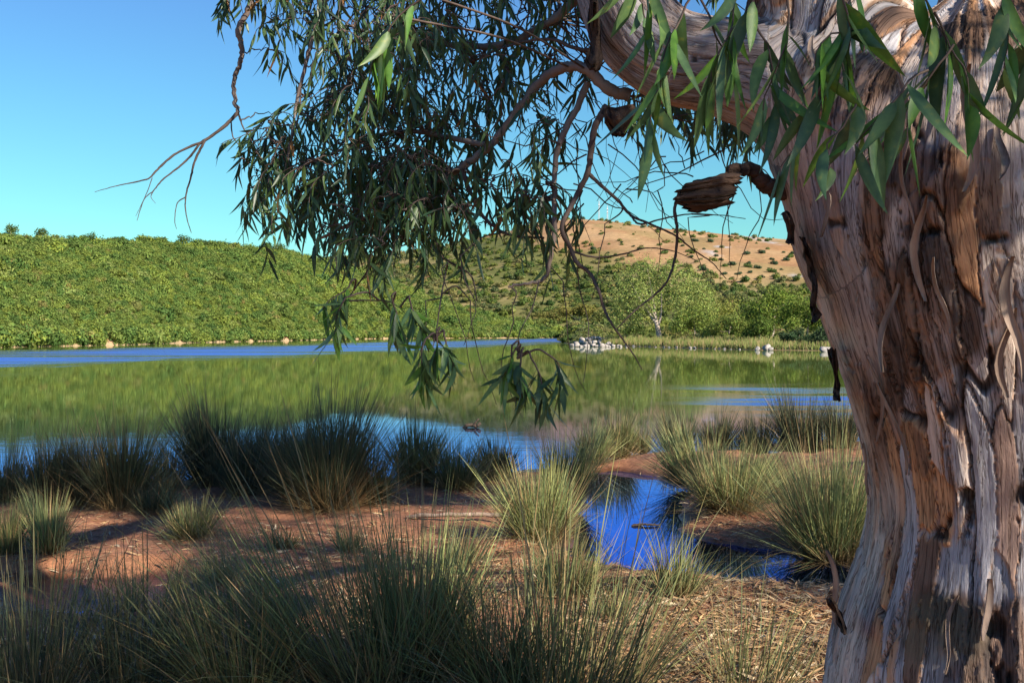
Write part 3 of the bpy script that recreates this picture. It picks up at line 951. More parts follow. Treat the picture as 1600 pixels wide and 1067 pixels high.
# lattice masts on the far hilltop
def mast(px, ytop, label):
    ts = np.linspace(0.8, 1.0, 60)
    q = hill_pt(CH, np.full(60, float(px)), ts)[-1]
    h = (HY - ytop) / F * q[1] + CZ - q[2]
    root = ob('radio_mast', None, label=label, cat='mast'); root.location = q
    legs = [np.array((math.cos(a), math.sin(a), 0)) for a in (0.3, 2.39, 4.49)]
    acc_b = Acc()
    lv = np.linspace(0, h, 12)
    rad = lambda z: 0.75 - 0.5 * z / h
    for a in range(3):
        m = Acc(); m.add(*tube([legs[a] * rad(0), legs[a] * rad(h) + [0, 0, h]], 0.09, 5), (1, 1, 1))
        ob('leg', m.mesh('leg', M_METAL), root)
        b = (a + 1) % 3
        for i in range(11):
            acc_b.add(*tube([legs[a] * rad(lv[i]) + [0, 0, lv[i]], legs[b] * rad(lv[i + 1]) + [0, 0, lv[i + 1]]], 0.05, 4), (1, 1, 1))
    ob('bracing', acc_b.mesh('bracing', M_METAL), root)
    for z in (0.62, 0.8):
        m = Acc(); m.add(*tube([(-0.5, -0.6, h * z), (0.5, -0.75, h * z)], [0.5, 0.42], 10), (1, 1, 1))
        ob('antenna', m.mesh('antenna', M_METAL), root)
    m = Acc(); m.add(*tube([(0, 0, h), (0, 0, h * 1.15)], 0.06, 5), (1, 1, 1)); ob('aerial', m.mesh('aerial', M_METAL), root)
mast(936, 314, 'left lattice radio mast on the dry hilltop')
mast(949, 322, 'right lattice radio mast on the dry hilltop')

tick('- the great gum tree')
# ------------------------------------------------------------------ the great gum tree
def chain(rows, n=14):
    a = np.array([[*P(x, y, TD + (d - TD) * KD), r / F * (TD + (d - TD) * KD)] for x, y, r, d in rows])
    return spline(a, n)
TD = 2.9
KD = 0.75          # the overhanging boughs keep to the trunk's distance
CH_MAIN = chain([(1600, 1540, 440, TD), (1596, 1400, 385, TD), (1592, 1270, 335, TD), (1589, 1170, 305, TD), (1588, 1067, 288, TD), (1585, 960, 254, TD), (1585, 860, 232, TD), (1587, 760, 230, TD), (1582, 640, 245, TD), (1562, 520, 258, TD),
                 (1540, 400, 276, TD), (1530, 300, 270, TD), (1556, 190, 205, TD + 0.05), (1596, 60, 140, TD + 0.1), (1620, -140, 130, TD + 0.1)])
CH_LIMB = chain([(1470, 340, 236, TD), (1370, 235, 165, TD), (1262, 150, 112, TD + 0.08), (1140, 108, 82, TD + 0.2), (1045, 88, 78, TD + 0.3), (985, 30, 78, TD + 0.35), (940, -100, 70, TD + 0.4)])
CH_STEM = chain([(1440, 280, 200, TD + 0.05), (1345, 140, 138, TD + 0.1), (1285, 10, 112, TD + 0.15), (1262, -120, 104, TD + 0.2)])
CHAINS = [CH_MAIN, CH_LIMB, CH_STEM]
KS = KD / 0.86

def build_trunk():
    import bmesh
    bm = bmesh.new()
    for c in CHAINS:
        s = 0.0
        last = None
        for row in c:
            if last is not None and np.linalg.norm(row[:3] - last[:3]) < 0.16 * row[3]:
                continue
            last = row
            bmesh.ops.create_icosphere(bm, subdivisions=3, radius=row[3], matrix=Matrix.Translation(row[:3]))
    me = bpy.data.meshes.new('trunk_raw'); bm.to_mesh(me); bm.free()
    o = bpy.data.objects.new('trunk_raw', me); COL.objects.link(o)
    md = o.modifiers.new('r', 'REMESH'); md.mode = 'VOXEL'; md.voxel_size = 0.019
    dg = bpy.context.evaluated_depsgraph_get()
    ev = o.evaluated_get(dg); em = ev.to_mesh()
    n = len(em.vertices); V = np.empty(n * 3, np.float32); em.vertices.foreach_get('co', V); V = V.reshape(-1, 3).astype(float)
    Fl = np.empty(len(em.loops), np.int32); em.loops.foreach_get('vertex_index', Fl)
    Fq = Fl.reshape(-1, 4)
    ev.to_mesh_clear()
    bpy.data.objects.remove(o); bpy.data.meshes.remove(me)
    def nbr_smooth(W, Fq, it, lam=0.5, fixed=None):
        for _ in range(it):
            S = np.zeros_like(W); K = np.zeros(len(W))
            for a in range(4):
                i, j = Fq[:, a], Fq[:, (a + 1) % 4]
                for q in range(3):
                    S[:, q] += np.bincount(i, W[j, q], len(W)) + np.bincount(j, W[i, q], len(W))
                K += np.bincount(i, minlength=len(W)) + np.bincount(j, minlength=len(W))
            Wn = W * (1 - lam) + lam * S / np.maximum(K, 1)[:, None]
            W = Wn if fixed is None else np.where(fixed[:, None], W, Wn)
        return W
    def normals(W, Fq):
        fn = np.cross(W[Fq[:, 2]] - W[Fq[:, 0]], W[Fq[:, 3]] - W[Fq[:, 1]])
        N = np.zeros_like(W)
        for a in range(4):
            for q in range(3):
                N[:, q] += np.bincount(Fq[:, a], fn[:, q], len(W))
        return unit(N)
    def split4(W, Fq):
        e = np.sort(np.stack([Fq, np.roll(Fq, -1, 1)], -1).reshape(-1, 2), 1)
        ue, inv, cnt = np.unique(e, axis=0, return_inverse=True, return_counts=True)
        inv = inv.reshape(-1, 4) + len(W)
        fc = np.arange(len(Fq)) + len(W) + len(ue)
        Wn = np.vstack([W, W[ue].mean(1), W[Fq].mean(1)])
        Fn = np.concatenate([np.stack([Fq[:, a], inv[:, a], fc, inv[:, a - 1]], -1) for a in range(4)])
        fx = np.zeros(len(Wn), bool)
        b = np.where(cnt == 1)[0]
        fx[b + len(W)] = True; fx[ue[b].ravel()] = True
        return Wn, Fn, fx
    tick('remeshed')
    V = nbr_smooth(V, Fq, 3)                     # smooth away the beads
    N = normals(V, Fq)
    view = unit(V - np.array([0, 0, CZ]))
    px, py = topx(V)
    vis = (np.sum(N * view, 1) < 0.35) & (px < 1680) & (py > -60) & (py < 1130)
    fm = vis[Fq].all(1)
    F_b, F_f = Fq[~fm], Fq[fm]
    u_, inv = np.unique(F_f, return_inverse=True)
    Vf, Ff = V[u_], inv.reshape(-1, 4)
    Nf = N[u_]
    for _ in range(2):
        Vf, Ff, fx = split4(Vf, Ff)
        Vf = nbr_smooth(Vf, Ff, 2, 0.5, fx)
    N = np.vstack([N, normals(Vf, Ff)])
    Fq = np.vstack([F_b, Ff + len(V)])
    V = np.vstack([V, Vf])
    # bark coordinates: round the stem and along it
    best = np.full(len(V), 1e9); U = np.zeros(len(V)); W = np.zeros(len(V)); which = np.zeros(len(V), int)
    for ci, c in enumerate(CHAINS):
        c = c[::2]
        p = c[:, :3]; t = unit(np.gradient(p, axis=0)); s = np.concatenate([[0], np.cumsum(np.linalg.norm(np.diff(p, axis=0), axis=1))])
        ref = np.array([0, -1.0, 0])
        e1 = unit(ref - (t @ ref)[:, None] * t); e2 = np.cross(t, e1)
        rm = np.median(c[:, 3])
        for a in range(0, len(V), 15000):
            v = V[a:a + 15000]
            q3 = v[:, None] - p[None]
            dd = np.linalg.norm(q3, axis=2) - c[None, :, 3]
            d = dd.min(1)
            wt = np.exp(-(dd - d[:, None]) / 0.05); wt /= wt.sum(1, keepdims=True)
            along = np.sum(wt * (s[None] + np.einsum('ijk,jk->ij', q3, t)), 1)
            ang = np.arctan2(np.sum(wt * np.einsum('ijk,jk->ij', q3, e2), 1), np.sum(wt * np.einsum('ijk,jk->ij', q3, e1), 1))
            ok = d < best[a:a + 15000]
            best[a:a + 15000] = np.where(ok, d, best[a:a + 15000])
            U[a:a + 15000] = np.where(ok, ang * rm, U[a:a + 15000])
            W[a:a + 15000] = np.where(ok, along + ci * 7.3, W[a:a + 15000])
            which[a:a + 15000] = np.where(ok, ci, which[a:a + 15000])
    tick('barkuv %d' % len(V))
    px, py = topx(V)
    x, y, z = V.T
    U = U * 1.16; W = W * 1.16
    # the bark runs straight up the stem, following its swell
    mz = CH_MAIN[:, 2]; ok_ = mz < P(0, 300, TD)[2]
    xa = np.interp(z, mz[ok_], CH_MAIN[ok_, 0]); ra = np.interp(z, mz[ok_], CH_MAIN[ok_, 3])
    k = np.where(which == 1, sst(1185, 1215, px), 1.0)
    fx_ = np.arctan2(x - xa, np.interp(z, mz[ok_], CH_MAIN[ok_, 1]) + 0.02 - y)
    U = np.where(k > 0.5, fx_ * 0.50, U)
    W = np.where(k > 0.5, (z - CH_MAIN[0, 2]) * 1.16, W)
    # long flowing strips, layer over layer
    wob = 0.007 * fbm(U * 34, W * 17, o=3, seed=202)
    wu = U + 0.06 * fbm(U * 1.6, W * 0.7, o=2, seed=201) + wob
    ww = W + 0.17 * fbm(U * 8, W * 2.0, o=3, seed=203)
    flute = fbm(U * 2.6, W * 0.55, o=2, seed=204)
    r1 = vn(wu * 8, ww * 0.8, seed=205)
    r2 = vn(wu * 26, ww * 2.0, seed=206); rid2 = 1 - np.abs(r2)
    f1, f2, cid = voro(wu * 16.0, ww * 2.2, 207)
    h1, h2, hid = voro(wu * 30 + 4, ww * 4.2, 217)
    g1, g2, gid = voro(wu * 46, ww * 6.5, 208)
    e1_ = f2 - f1; e2_ = h2 - h1
    left = sst(0.60, 0.70, -U + 0.08 * fbm(U * 3, W * 2, o=3, seed=218)) * (which == 0)
    smooth_zone = np.clip(np.maximum.reduce([0.80 * sst(0.10, 0.26, fbm(U * 3.4, W * 1.3, o=3, seed=209)), 0.62 * (which == 1) * sst(1290, 1190, px), 0.8 * left]), 0, 1)
    rough_ = 1 - smooth_zone
    flaky = sst(0.14, 0.26, fbm(x * 3.4 + 3, y * 3.4, z * 2.4, 4, 210)) * rough_
    up1 = (cid > 0.45) * sst(0.03, 0.075, e1_)
    up2 = (hid > 0.5) * sst(0.04, 0.11, e2_)
    raised = up1 * (0.25 + 0.75 * rough_)
    flake = up2 * rough_ * sst(-0.2, 0.2, vn(U * 5, W * 1.7, seed=219))
    plate = (gid > 0.35) * sst(0.02, 0.15, g2 - g1) * flaky
    crack = (1 - sst(0.0, 0.06, e1_)) * rough_ * sst(-0.1, 0.3, vn(U * 5, W * 1.6, seed=213))
    gap2 = sst(0.93, 0.985, 1 - np.abs(r1)) * sst(0.0, 0.25, vn(U * 4 + 9, W * 1.3, seed=216)) * rough_
    disp = -0.018 + 0.030 * flute + 0.002 * rid2 ** 3 * rough_ + 0.013 * raised * (0.35 + cid) + 0.008 * flake * (0.4 + hid) + 0.007 * plate * (0.5 + gid)
    disp += 0.007 * fbm(U * 45, W * 25, o=3, seed=211) * flaky + 0.002 * fbm(wu * 60, W * 5, o=2, seed=212)
    disp -= 0.014 * crack + 0.022 * gap2
    hole = np.zeros(len(V))
    for (cx, cy, rx, ry, dp) in [(1502, 770, 30, 80, 0.06), (1592, 775, 26, 85, 0.06), (1548, 545, 11, 90, 0.05), (1376, 655, 16, 10, 0.03), (1560, 1020, 32, 70, 0.05), (1432, 545, 8, 66, 0.04),
                                 (1345, 420, 9, 66, 0.03), (1280, 110, 12, 76, 0.05), (1452, 362, 26, 12, 0.04), (1300, 350, 30, 14, 0.02), (1086, 92, 9, 7, 0.02), (1545, 372, 44, 11, 0.03), (1470, 835, 16, 14, 0.03), (1345, 250, 12, 56, 0.03), (1470, 260, 11, 66, 0.04)]:
        q = np.hypot((px - cx) / rx, (py - cy) / ry) + 1.0 * fbm(U * 30, W * 13, o=4, seed=214) + 0.3
        k = (1 - sst(0.35, 0.9, q)) * (y < TD + 0.1)
        disp -= 0.6 * dp * k; hole = np.maximum(hole, k)
    Vn = V + N * (0.72 * disp * np.where(which == 1, 0.6 + 0.4 * sst(1200, 1300, px), 1.0))[:, None]
    # colours: fresh cream-grey skin, pink and orange layers, brown outer bark
    n1 = fbm(U * 3.2, W * 1.1, o=3, seed=221); n2 = fbm(U * 11, W * 1.5, o=3, seed=222)
    cream = np.array((0.66, 0.58, 0.51)); grey = np.array((0.38, 0.39, 0.425)); pink = np.array((0.40, 0.28, 0.225)); orange = np.array((0.54, 0.30, 0.15)); brown = np.array((0.115, 0.070, 0.047)); dark = np.array((0.030, 0.020, 0.016))
    def pick(t, opts):
        out = np.zeros((len(t), 3)); lo = 0
        for w_, c_ in opts:
            out[(t >= lo) & (t < lo + w_)] = c_; lo += w_
        return out
    ta = (cid * 37.7) % 1.0; tb = (hid * 53.3) % 1.0
    c = lerp(grey, cream, sst(-0.05, 0.3, n1))
    c = lerp(c, pink, 0.45 * sst(0.05, 0.35, n2))
    c = lerp(c, lerp(grey, cream * 0.95, sst(-0.25, 0.15, fbm(U * 4.0, W * 0.9, o=2, seed=224))), smooth_zone * 0.75)
    c = lerp(c, pick(ta, [(0.15, orange), (0.21, brown * 1.6), (0.08, pink), (0.32, cream * 1.06), (0.25, grey * 1.15)]), raised * 0.95)
    c = lerp(c, pick(tb, [(0.24, brown * 1.6), (0.15, orange * 0.95), (0.09, pink), (0.27, cream * 1.08), (0.26, grey * 1.15)]), flake * 0.85)
    lip = (cid > 0.45) * np.clip(1 - np.abs(e1_ - 0.06) / 0.045, 0, 1) * rough_
    lip2 = (hid > 0.5) * np.clip(1 - np.abs(e2_ - 0.09) / 0.06, 0, 1) * rough_ * (flake > 0.2)
    c = lerp(c, orange * 1.15, np.clip(lip * 0.7 + lip2 * 0.5, 0, 0.85))
    c = lerp(c, pick((gid * 29.1) % 1, [(0.5, brown), (0.3, brown * 2.0), (0.21, brown * 0.5)]), flaky * 0.9)
    c = lerp(c, dark, np.clip(np.maximum(crack, gap2) * 0.95, 0, 1))
    c = lerp(c, dark * 0.8, hole * 0.9)
    moss = 0.5 * (1 - sst(0.5, 1.1, np.hypot((px - 1460) / 90, (py - 985) / 60) + 0.3 * n1)) * (y < TD)
    c = lerp(c, (0.12, 0.12, 0.075), moss)
    c = np.clip(c * (1 + 0.18 * fbm(U * 40, W * 3, o=3, seed=223)[:, None]), 0.01, 0.9)
    return Vn, Fq, c, np.stack([U, W, which * 3.0], -1)

tick('trunk start')
tv, tf, tcol, tuv = build_trunk()
tick('trunk built')
base = np.array([CH_MAIN[0][0], CH_MAIN[0][1], 0.05])
tree = ob('eucalyptus_tree', None, label='huge old eucalyptus with peeling bark overhanging the bank', cat='tree')
tree.location = base
OFF = tuple(base)
trunk_o = ob('trunk', mk_mesh('trunk', tv, tf, M_BARK, tcol, True, tuv), tree, off=OFF)
bvh = BVHTree.FromPolygons(tv.tolist(), tf.tolist())
def hit(px, py):
    d = Vector(P(px, py, 1.0) - np.array([0, 0, CZ])).normalized()
    h = bvh.ray_cast(Vector((0, 0, CZ)), d)
    return h

# peeling strips of bark standing off the trunk
def bark_strip(px, py, length, width, curl, lean, seed, up=False, mat=None):
    h = hit(px, py)
    if h[0] is None:
        return
    rg = np.random.default_rng(seed)
    o_, n_ = np.array(h[0]), np.array(h[1])
    if n_ @ o_ > 0: n_ = -n_
    t = np.array([lean, 0, 1.0]); t = unit(t - (t @ n_) * n_)
    s_ = np.cross(n_, t)
    m = 12
    q = np.linspace(0, 1, m)
    sg = 1 if up else -1
    jag = 1 + 0.35 * rg.normal(size=(m, 2)).cumsum(0) * 0.35
    jag = np.clip(jag, 0.35, 1.5) * (np.sin(np.pi * (0.06 + 0.90 * q[:, None])) ** 0.6)
    V = []
    for k in range(m):
        c = o_ + sg * t * length * q[k] + n_ * (0.010 + curl * q[k] ** 2.2) + s_ * 0.07 * length * math.sin(5.0 * q[k] + seed)
        for j, e in enumerate((-1, -0.35, 0.35, 1)):
            wv = width * 0.5 * e * jag[k, 0 if e < 0 else 1]
            V.append(c + s_ * wv + n_ * (0.35 * width * (e * e - 0.3) * (0.3 + q[k])))
    V = np.array(V)
    Vb = V - n_ * 0.003
    i = np.arange(m * 4).reshape(m, 4)
    Fq = np.stack([i[:-1, :-1], i[:-1, 1:], i[1:, 1:], i[1:, :-1]], -1).reshape(-1, 4)
    Fb = Fq[:, ::-1] + m * 4
    rim = np.concatenate([i[:, 0], i[-1, 1:], i[::-1, 3][1:], i[0, ::-1][1:]])
    Fr = np.stack([rim[:-1], rim[:-1] + m * 4, rim[1:] + m * 4, rim[1:]], -1)
    ob('bark_strip', mk_mesh('bark_strip', np.vstack([V, Vb]), np.vstack([Fq, Fb, Fr]), mat or M_STRIP, smooth=True), trunk_o)

STR = [(1420, 250, .30, .05, .05, -.1, 1), (1470, 330, .34, .05, .06, .12, 1), (1500, 300, .40, .06, .05, .3, 1), (1345, 350, .26, .035, .04, -.1, 0), (1400, 420, .35, .04, .05, .1, 0), (1392, 500, .3, .03, .04, .15, 0),
       (1440, 470, .35, .05, .04, .05, 1), (1550, 430, .42, .05, .05, 0, 1), (1585, 400, .40, .06, .06, 0, 0), (1530, 260, .25, .07, .07, .5, 0), (1565, 200, .22, .05, .07, 1.2, 0), (1590, 240, .25, .05, .08, 1.0, 0),
       (1365, 560, .30, .03, .04, 0, 0), (1395, 700, .28, .045, .045, .1, 0), (1420, 740, .34, .04, .05, .15, 1), (1375, 790, .18, .03, .03, 0, 0), (1480, 520, .26, .03, .04, 0, 1), (1530, 650, .3, .04, .04, 0, 0),
       (1470, 820, .16, .05, .05, 0, 0), (1560, 850, .2, .05, .05, .1, 1), (1500, 930, .26, .04, .05, .1, 0), (1330, 1010, .24, .04, .05, -.3, 0), (1315, 980, .3, .05, .05, -.3, 1), (1580, 960, .24, .04, .05, 0, 0),
       (1290, 260, .25, .04, .04, -.3, 0), (1325, 200, .22, .05, .04, 0, 1), (1390, 180, .28, .05, .05, .1, 0), (1440, 640, .24, .03, .03, 0, 1), (1352, 690, .2, .02, .02, 0, 0), (1500, 430, .3, .045, .05, -.05, 0),
       (1425, 350, .28, .03, .04, .05, 1), (1460, 560, .3, .035, .04, .05, 0), (1570, 620, .3, .05, .04, 0, 1), (1410, 610, .22, .03, .035, 0, 0), (1275, 60, .2, .04, .05, 0, 0), (1360, 90, .3, .05, .05, 0, 0),
       (1535, 1000, .2, .05, .05, .1, 1), (1405, 300, .2, .025, .03, -.2, 0), (1340, 470, .24, .025, .03, -.1, 1)]
for k, (px, py, ln, wd, cu, le, up) in enumerate(STR[::2]):
    bark_strip(px, py, ln * 0.7, wd * 0.36, cu * 0.55, max(-.15, min(.15, le)), 700 + k, bool(up))

def ragged_slab(name, pts_px, d, thick, seed, parent, label=None, mat=M_DARKBARK, sub=3):
    """a torn sheet of bark: ragged outline, curved across, with layered thickness"""
    rg = np.random.default_rng(seed)
    c = spline([(*q, 0) for q in pts_px], 2)[:, :2]
    m = len(c) // 2
    A_, B_ = c[:m], c[::-1][:m]
    rows = []
    for k in range(m):
        for j in range(7):
            e = j / 6
            q = A_[k] * (1 - e) + B_[k] * e + rg.normal(size=2) * ((4.0 if len(pts_px) > 14 else 2.2) if j in (0, 6) else 1.2)
            bul = math.sin(e * math.pi) * 0.045 + 0.012 * rg.normal() + 0.02 * math.sin(k * 1.3)
            rows.append(P(q[0], q[1], d * KD - bul))
    V = np.array(rows); Vb = V + [0, thick, 0] + rg.normal(size=V.shape) * 0.003
    i = np.arange(m * 7).reshape(m, 7)
    Fq = np.stack([i[:-1, :-1], i[:-1, 1:], i[1:, 1:], i[1:, :-1]], -1).reshape(-1, 4)
    rim = np.concatenate([i[:, 0], i[-1, 1:], i[::-1, 6][1:], i[0, ::-1][1:]])
    Fr = np.stack([rim[:-1], rim[:-1] + m * 7, rim[1:] + m * 7, rim[1:]], -1)
    return ob(name, mk_mesh(name, np.vstack([V, Vb]), np.vstack([Fq, Fq[:, ::-1] + m * 7, Fr]), mat, smooth=False), parent, label=label)

def torn_slab():
    rg = np.random.default_rng(4)
    nr, nc = 22, 12
    V = []
    step = np.cumsum(rg.normal(size=nr)) * 0.006
    step -= np.linspace(step[0], step[-1], nr)
    for r in range(nr):
        e = r / (nr - 1)
        x0 = 1060 + 22 * (2 * abs(e - 0.5)) ** 2.5 + rg.normal() * 4.5
        x1 = 1164 - 30 * e ** 1.4 - 14 * (1 - e) ** 6 + rg.normal() * 5.0
        for c in range(nc):
            q = c / (nc - 1)
            yy = 281 + 50 * e - (14 - 6 * e) * q + 1.6 * math.sin(q * 5 + r * 0.3) + rg.normal() * 0.6
            bul = 0.040 * math.sin(math.pi * (0.06 + 0.88 * e)) ** 0.7 * math.sin(math.pi * (0.12 + 0.76 * q)) ** 0.5 + step[r] + 0.002 * rg.normal()
            V.append(P(x0 + (x1 - x0) * q, yy, 3.8 * KD - bul))
    V = np.array(V); n = nr * nc
    Vb = V.copy(); Vb[:, 1] = 3.8 * KD + 0.02 + 0.004 * rg.normal(size=n)
    i = np.arange(n).reshape(nr, nc)
    Fq = np.stack([i[:-1, :-1], i[:-1, 1:], i[1:, 1:], i[1:, :-1]], -1).reshape(-1, 4)
    rim = np.concatenate([i[:, 0], i[-1, 1:], i[::-1, -1][1:], i[0, ::-1][1:]])
    Fr = np.stack([rim[:-1], rim[:-1] + n, rim[1:] + n, rim[1:]], -1)
    ob('bark_slab', mk_mesh('bark_slab', np.vstack([V, Vb]), np.vstack([Fq, Fq[:, ::-1] + n, Fr]), M_DARKBARK), trunk_o, label='ragged dark slab of bark hanging off the stub')
torn_slab()
ragged_slab('bark_ribbon', [(1252, 372), (1262, 400), (1268, 430), (1268, 460), (1272, 482), (1267, 503), (1270, 503), (1283, 497), (1276, 478), (1278, 450), (1272, 420), (1266, 390), (1260, 372)], 3.75, 0.012, 5, trunk_o, 'dark bark ribbon dangling from the left side')
ragged_slab('bark_ribbon', [(1222, 330), (1228, 350), (1232, 372), (1236, 384), (1242, 376), (1240, 352), (1234, 330)], 3.75, 0.012, 6, trunk_o)
ragged_slab('bark_ribbon', [(944, 168), (950, 186), (958, 204), (968, 210), (978, 206), (990, 186), (996, 164)], 4.0, 0.05, 7, trunk_o, 'black charred bark hanging under the limb')
ragged_slab('bark_ribbon', [(918, -20), (924, 30), (922, 70), (916, 92), (926, 108), (942, 104), (940, 76), (936, 30), (934, -20)], 4.05, 0.03, 8, trunk_o)
ragged_slab('bark_ribbon', [(1296, 545), (1302, 580), (1306, 610), (1308, 625), (1313, 626), (1312, 600), (1310, 570), (1308, 545)], 3.8, 0.012, 9, trunk_o)
ragged_slab('bark_ribbon', [(1296, 935), (1302, 952), (1310, 972), (1316, 990), (1324, 990), (1318, 970), (1310, 950), (1300, 934)], 3.75, 0.012, 10, trunk_o)

tick('----------- branches')
# ------------------------------------------------------------------ branches
def limb_mesh(rows, r0, r1, acc, n=6, jit=0.012, seed=0, sides=7):
    rg = np.random.default_rng(seed)
    p = np.array([P(x, y, d * KD) for x, y, d in rows])
    r0, r1 = r0 * 0.62 * KS, r1 * 0.62 * KS
    q = spline(p, n)
    q[1:-1] += rg.normal(size=q[1:-1].shape) * min(jit * 0.35, r1 * 0.35)
    acc.add(*tube(q, np.linspace(r0, r1, len(q)) * (1 + 0.06 * rg.normal(size=len(q))), sides), (1, 1, 1))
    return q

BR = [  # the branches one can follow by eye: rows of (px, py, depth), radius at both ends, material
    ([(985, 150, 4.25), (950, 138, 4.25), (915, 108, 4.25), (882, 105, 4.3), (845, 128, 4.35), (808, 175, 4.4), (765, 228, 4.45), (720, 262, 4.5), (680, 285, 4.6), (620, 320, 4.7), (565, 342, 4.8), (500, 372, 4.9)], 0.036, 0.010, M_BRANCH),
    ([(948, 165, 4.2), (930, 198, 4.2), (923, 236, 4.2), (918, 270, 4.2), (902, 304, 4.2), (878, 355, 4.15), (891, 387, 4.15), (902, 411, 4.1), (922, 428, 4.1), (935, 455, 4.05), (945, 485, 4.05), (956, 506, 4), (972, 529, 4), (989, 553, 4), (1004, 578, 4)], 0.019, 0.0025, M_TWIG),
    ([(918, 270, 4.2), (939, 290, 4.2), (966, 314, 4.2), (986, 337, 4.2), (1013, 349, 4.2), (1056, 369, 4.2), (1085, 392, 4.2), (1112, 410, 4.2), (1135, 436, 4.2)], 0.011, 0.002, M_TWIG),
    ([(918, 130, 4.3), (902, 169, 4.3), (881, 209, 4.3), (868, 250, 4.3), (866, 304, 4.3), (866, 365, 4.25), (859, 408, 4.25), (851, 435, 4.25), (827, 443, 4.2), (794, 448, 4.2)], 0.020, 0.007, M_BRANCH),
    ([(1062, 300, 4.1), (1054, 325, 4.1), (1058, 365, 4.1), (1054, 405, 4.1), (1042, 440, 4.05), (1018, 465, 4.05), (992, 485, 4.0), (962, 516, 4.0)], 0.010, 0.003, M_TWIG),
    ([(986, 337, 4.2), (1000, 350, 4.15), (1040, 341, 4.1), (1075, 335, 4.1), (1120, 336, 4.1), (1165, 342, 4.1)], 0.006, 0.002, M_TWIG),
    ([(896, 394, 4.15), (930, 402, 4.15), (970, 398, 4.1), (1010, 388, 4.1), (1050, 392, 4.1), (1090, 408, 4.1)], 0.006, 0.002, M_TWIG),
    ([(1230, 300, 3.9), (1198, 290, 3.86), (1176, 270, 3.82), (1152, 262, 3.8), (1140, 272, 3.8)], 0.048, 0.022, M_DARKBARK),
    ([(1225, 275, 3.85), (1215, 235, 3.9), (1190, 200, 4.0), (1165, 182, 4.05), (1130, 170, 4.1)], 0.030, 0.014, M_BRANCH),
    # bare hanging branch at the upper left
    ([(398, -30, 5.0), (390, 10, 5.0), (372, 48, 5.0), (378, 76, 5.0), (375, 100, 5.0), (367, 122, 5.0), (367, 156, 5.0), (372, 176, 5.0)], 0.020, 0.012, M_BRANCH),
    ([(372, 176, 5.0), (350, 198, 5.0), (318, 221, 5.0), (300, 228, 5.0), (272, 242, 5.0), (246, 265, 5.0), (232, 279, 5.0), (205, 286, 5.0), (180, 291, 5.0), (148, 300, 5.0)], 0.012, 0.0018, M_TWIG),
    ([(312, 225, 5.0), (296, 246, 5.0), (276, 264, 5.0), (254, 281, 5.0), (240, 298, 5.0), (225, 312, 5.0), (214, 345, 5.0)], 0.008, 0.0018, M_TWIG),
    ([(320, 220, 5.0), (305, 250, 5.0), (298, 278, 5.0), (290, 308, 5.0), (291, 336, 5.0), (299, 364, 5.0)], 0.009, 0.002, M_TWIG),
    ([(290, 308, 5.0), (277, 318, 5.0), (273, 345, 5.0), (276, 358, 5.0)], 0.004, 0.0015, M_TWIG),
    ([(238, 278, 5.0), (230, 300, 5.0), (220, 322, 5.0), (212, 338, 5.0)], 0.003, 0.0012, M_TWIG),
    ([(240, 298, 5.0), (236, 308, 5.0), (243, 318, 5.0)], 0.003, 0.0012, M_TWIG),
    ([(372, 176, 5.0), (380, 200, 5.0), (390, 214, 5.0), (396, 230, 5.0)], 0.006, 0.002, M_TWIG),
    ([(361, 190, 5.0), (364, 214, 5.0), (375, 230, 5.0), (377, 247, 5.0)], 0.005, 0.002, M_TWIG),
    ([(508, -25, 4.8), (497, 30, 4.8), (488, 62, 4.8), (475, 112, 4.8), (466, 150, 4.8), (457, 205, 4.8), (447, 262, 4.8), (443, 300, 4.8)], 0.017, 0.005, M_BRANCH),
    ([(470, 140, 4.8), (466, 185, 4.8), (455, 225, 4.8), (449, 262, 4.8)], 0.006, 0.003, M_TWIG),
    ([(945, -60, 4.4), (900, 0, 4.5), (850, 40, 4.6), (780, 70, 4.7), (700, 70, 4.8), (620, 60, 4.9), (540, 40, 5.0)], 0.030, 0.010, M_BRANCH),
    ([(955, 75, 4.3), (905, 78, 4.35), (860, 62, 4.4), (800, 70, 4.5), (740, 95, 4.6)], 0.014, 0.005, M_TWIG),
    ([(765, 228, 4.45), (700, 215, 4.6), (640, 205, 4.7), (580, 215, 4.8), (520, 240, 4.9), (450, 270, 5.0), (410, 300, 5.0)], 0.018, 0.005, M_BRANCH),
    ([(720, 262, 4.5), (735, 300, 4.5), (760, 345, 4.45), (800, 368, 4.4), (850, 372, 4.35)], 0.014, 0.006, M_TWIG),
    ([(680, 285, 4.6), (660, 330, 4.55), (670, 380, 4.5), (700, 408, 4.5), (735, 430, 4.45), (745, 470, 4.4)], 0.014, 0.003, M_TWIG),
    ([(620, 320, 4.7), (600, 380, 4.6), (570, 430, 4.6), (540, 470, 4.5)], 0.012, 0.003, M_TWIG),
    ([(842, 440, 4.2), (832, 480, 4.1), (812, 520, 4.0), (808, 560, 3.95)], 0.004, 0.002, M_TWIG),
    ([(540, 470, 4.5), (600, 470, 4.3), (625, 480, 4.2)], 0.005, 0.002, M_TWIG),
    ([(700, 408, 4.5), (690, 460, 4.2), (682, 515, 4.0), (676, 545, 3.95)], 0.005, 0.002, M_TWIG),
]
branches = []
for k, (rows, r0, r1, m) in enumerate(BR):
    acc = Acc()
    q = limb_mesh(rows, r0, r1, acc, 7, 0.012, 800 + k)
    o = ob('branch' if r0 > 0.012 else 'twig', acc.mesh('branch', m), tree, off=OFF)
    branches.append((q, o))

tick('------------- leaves')
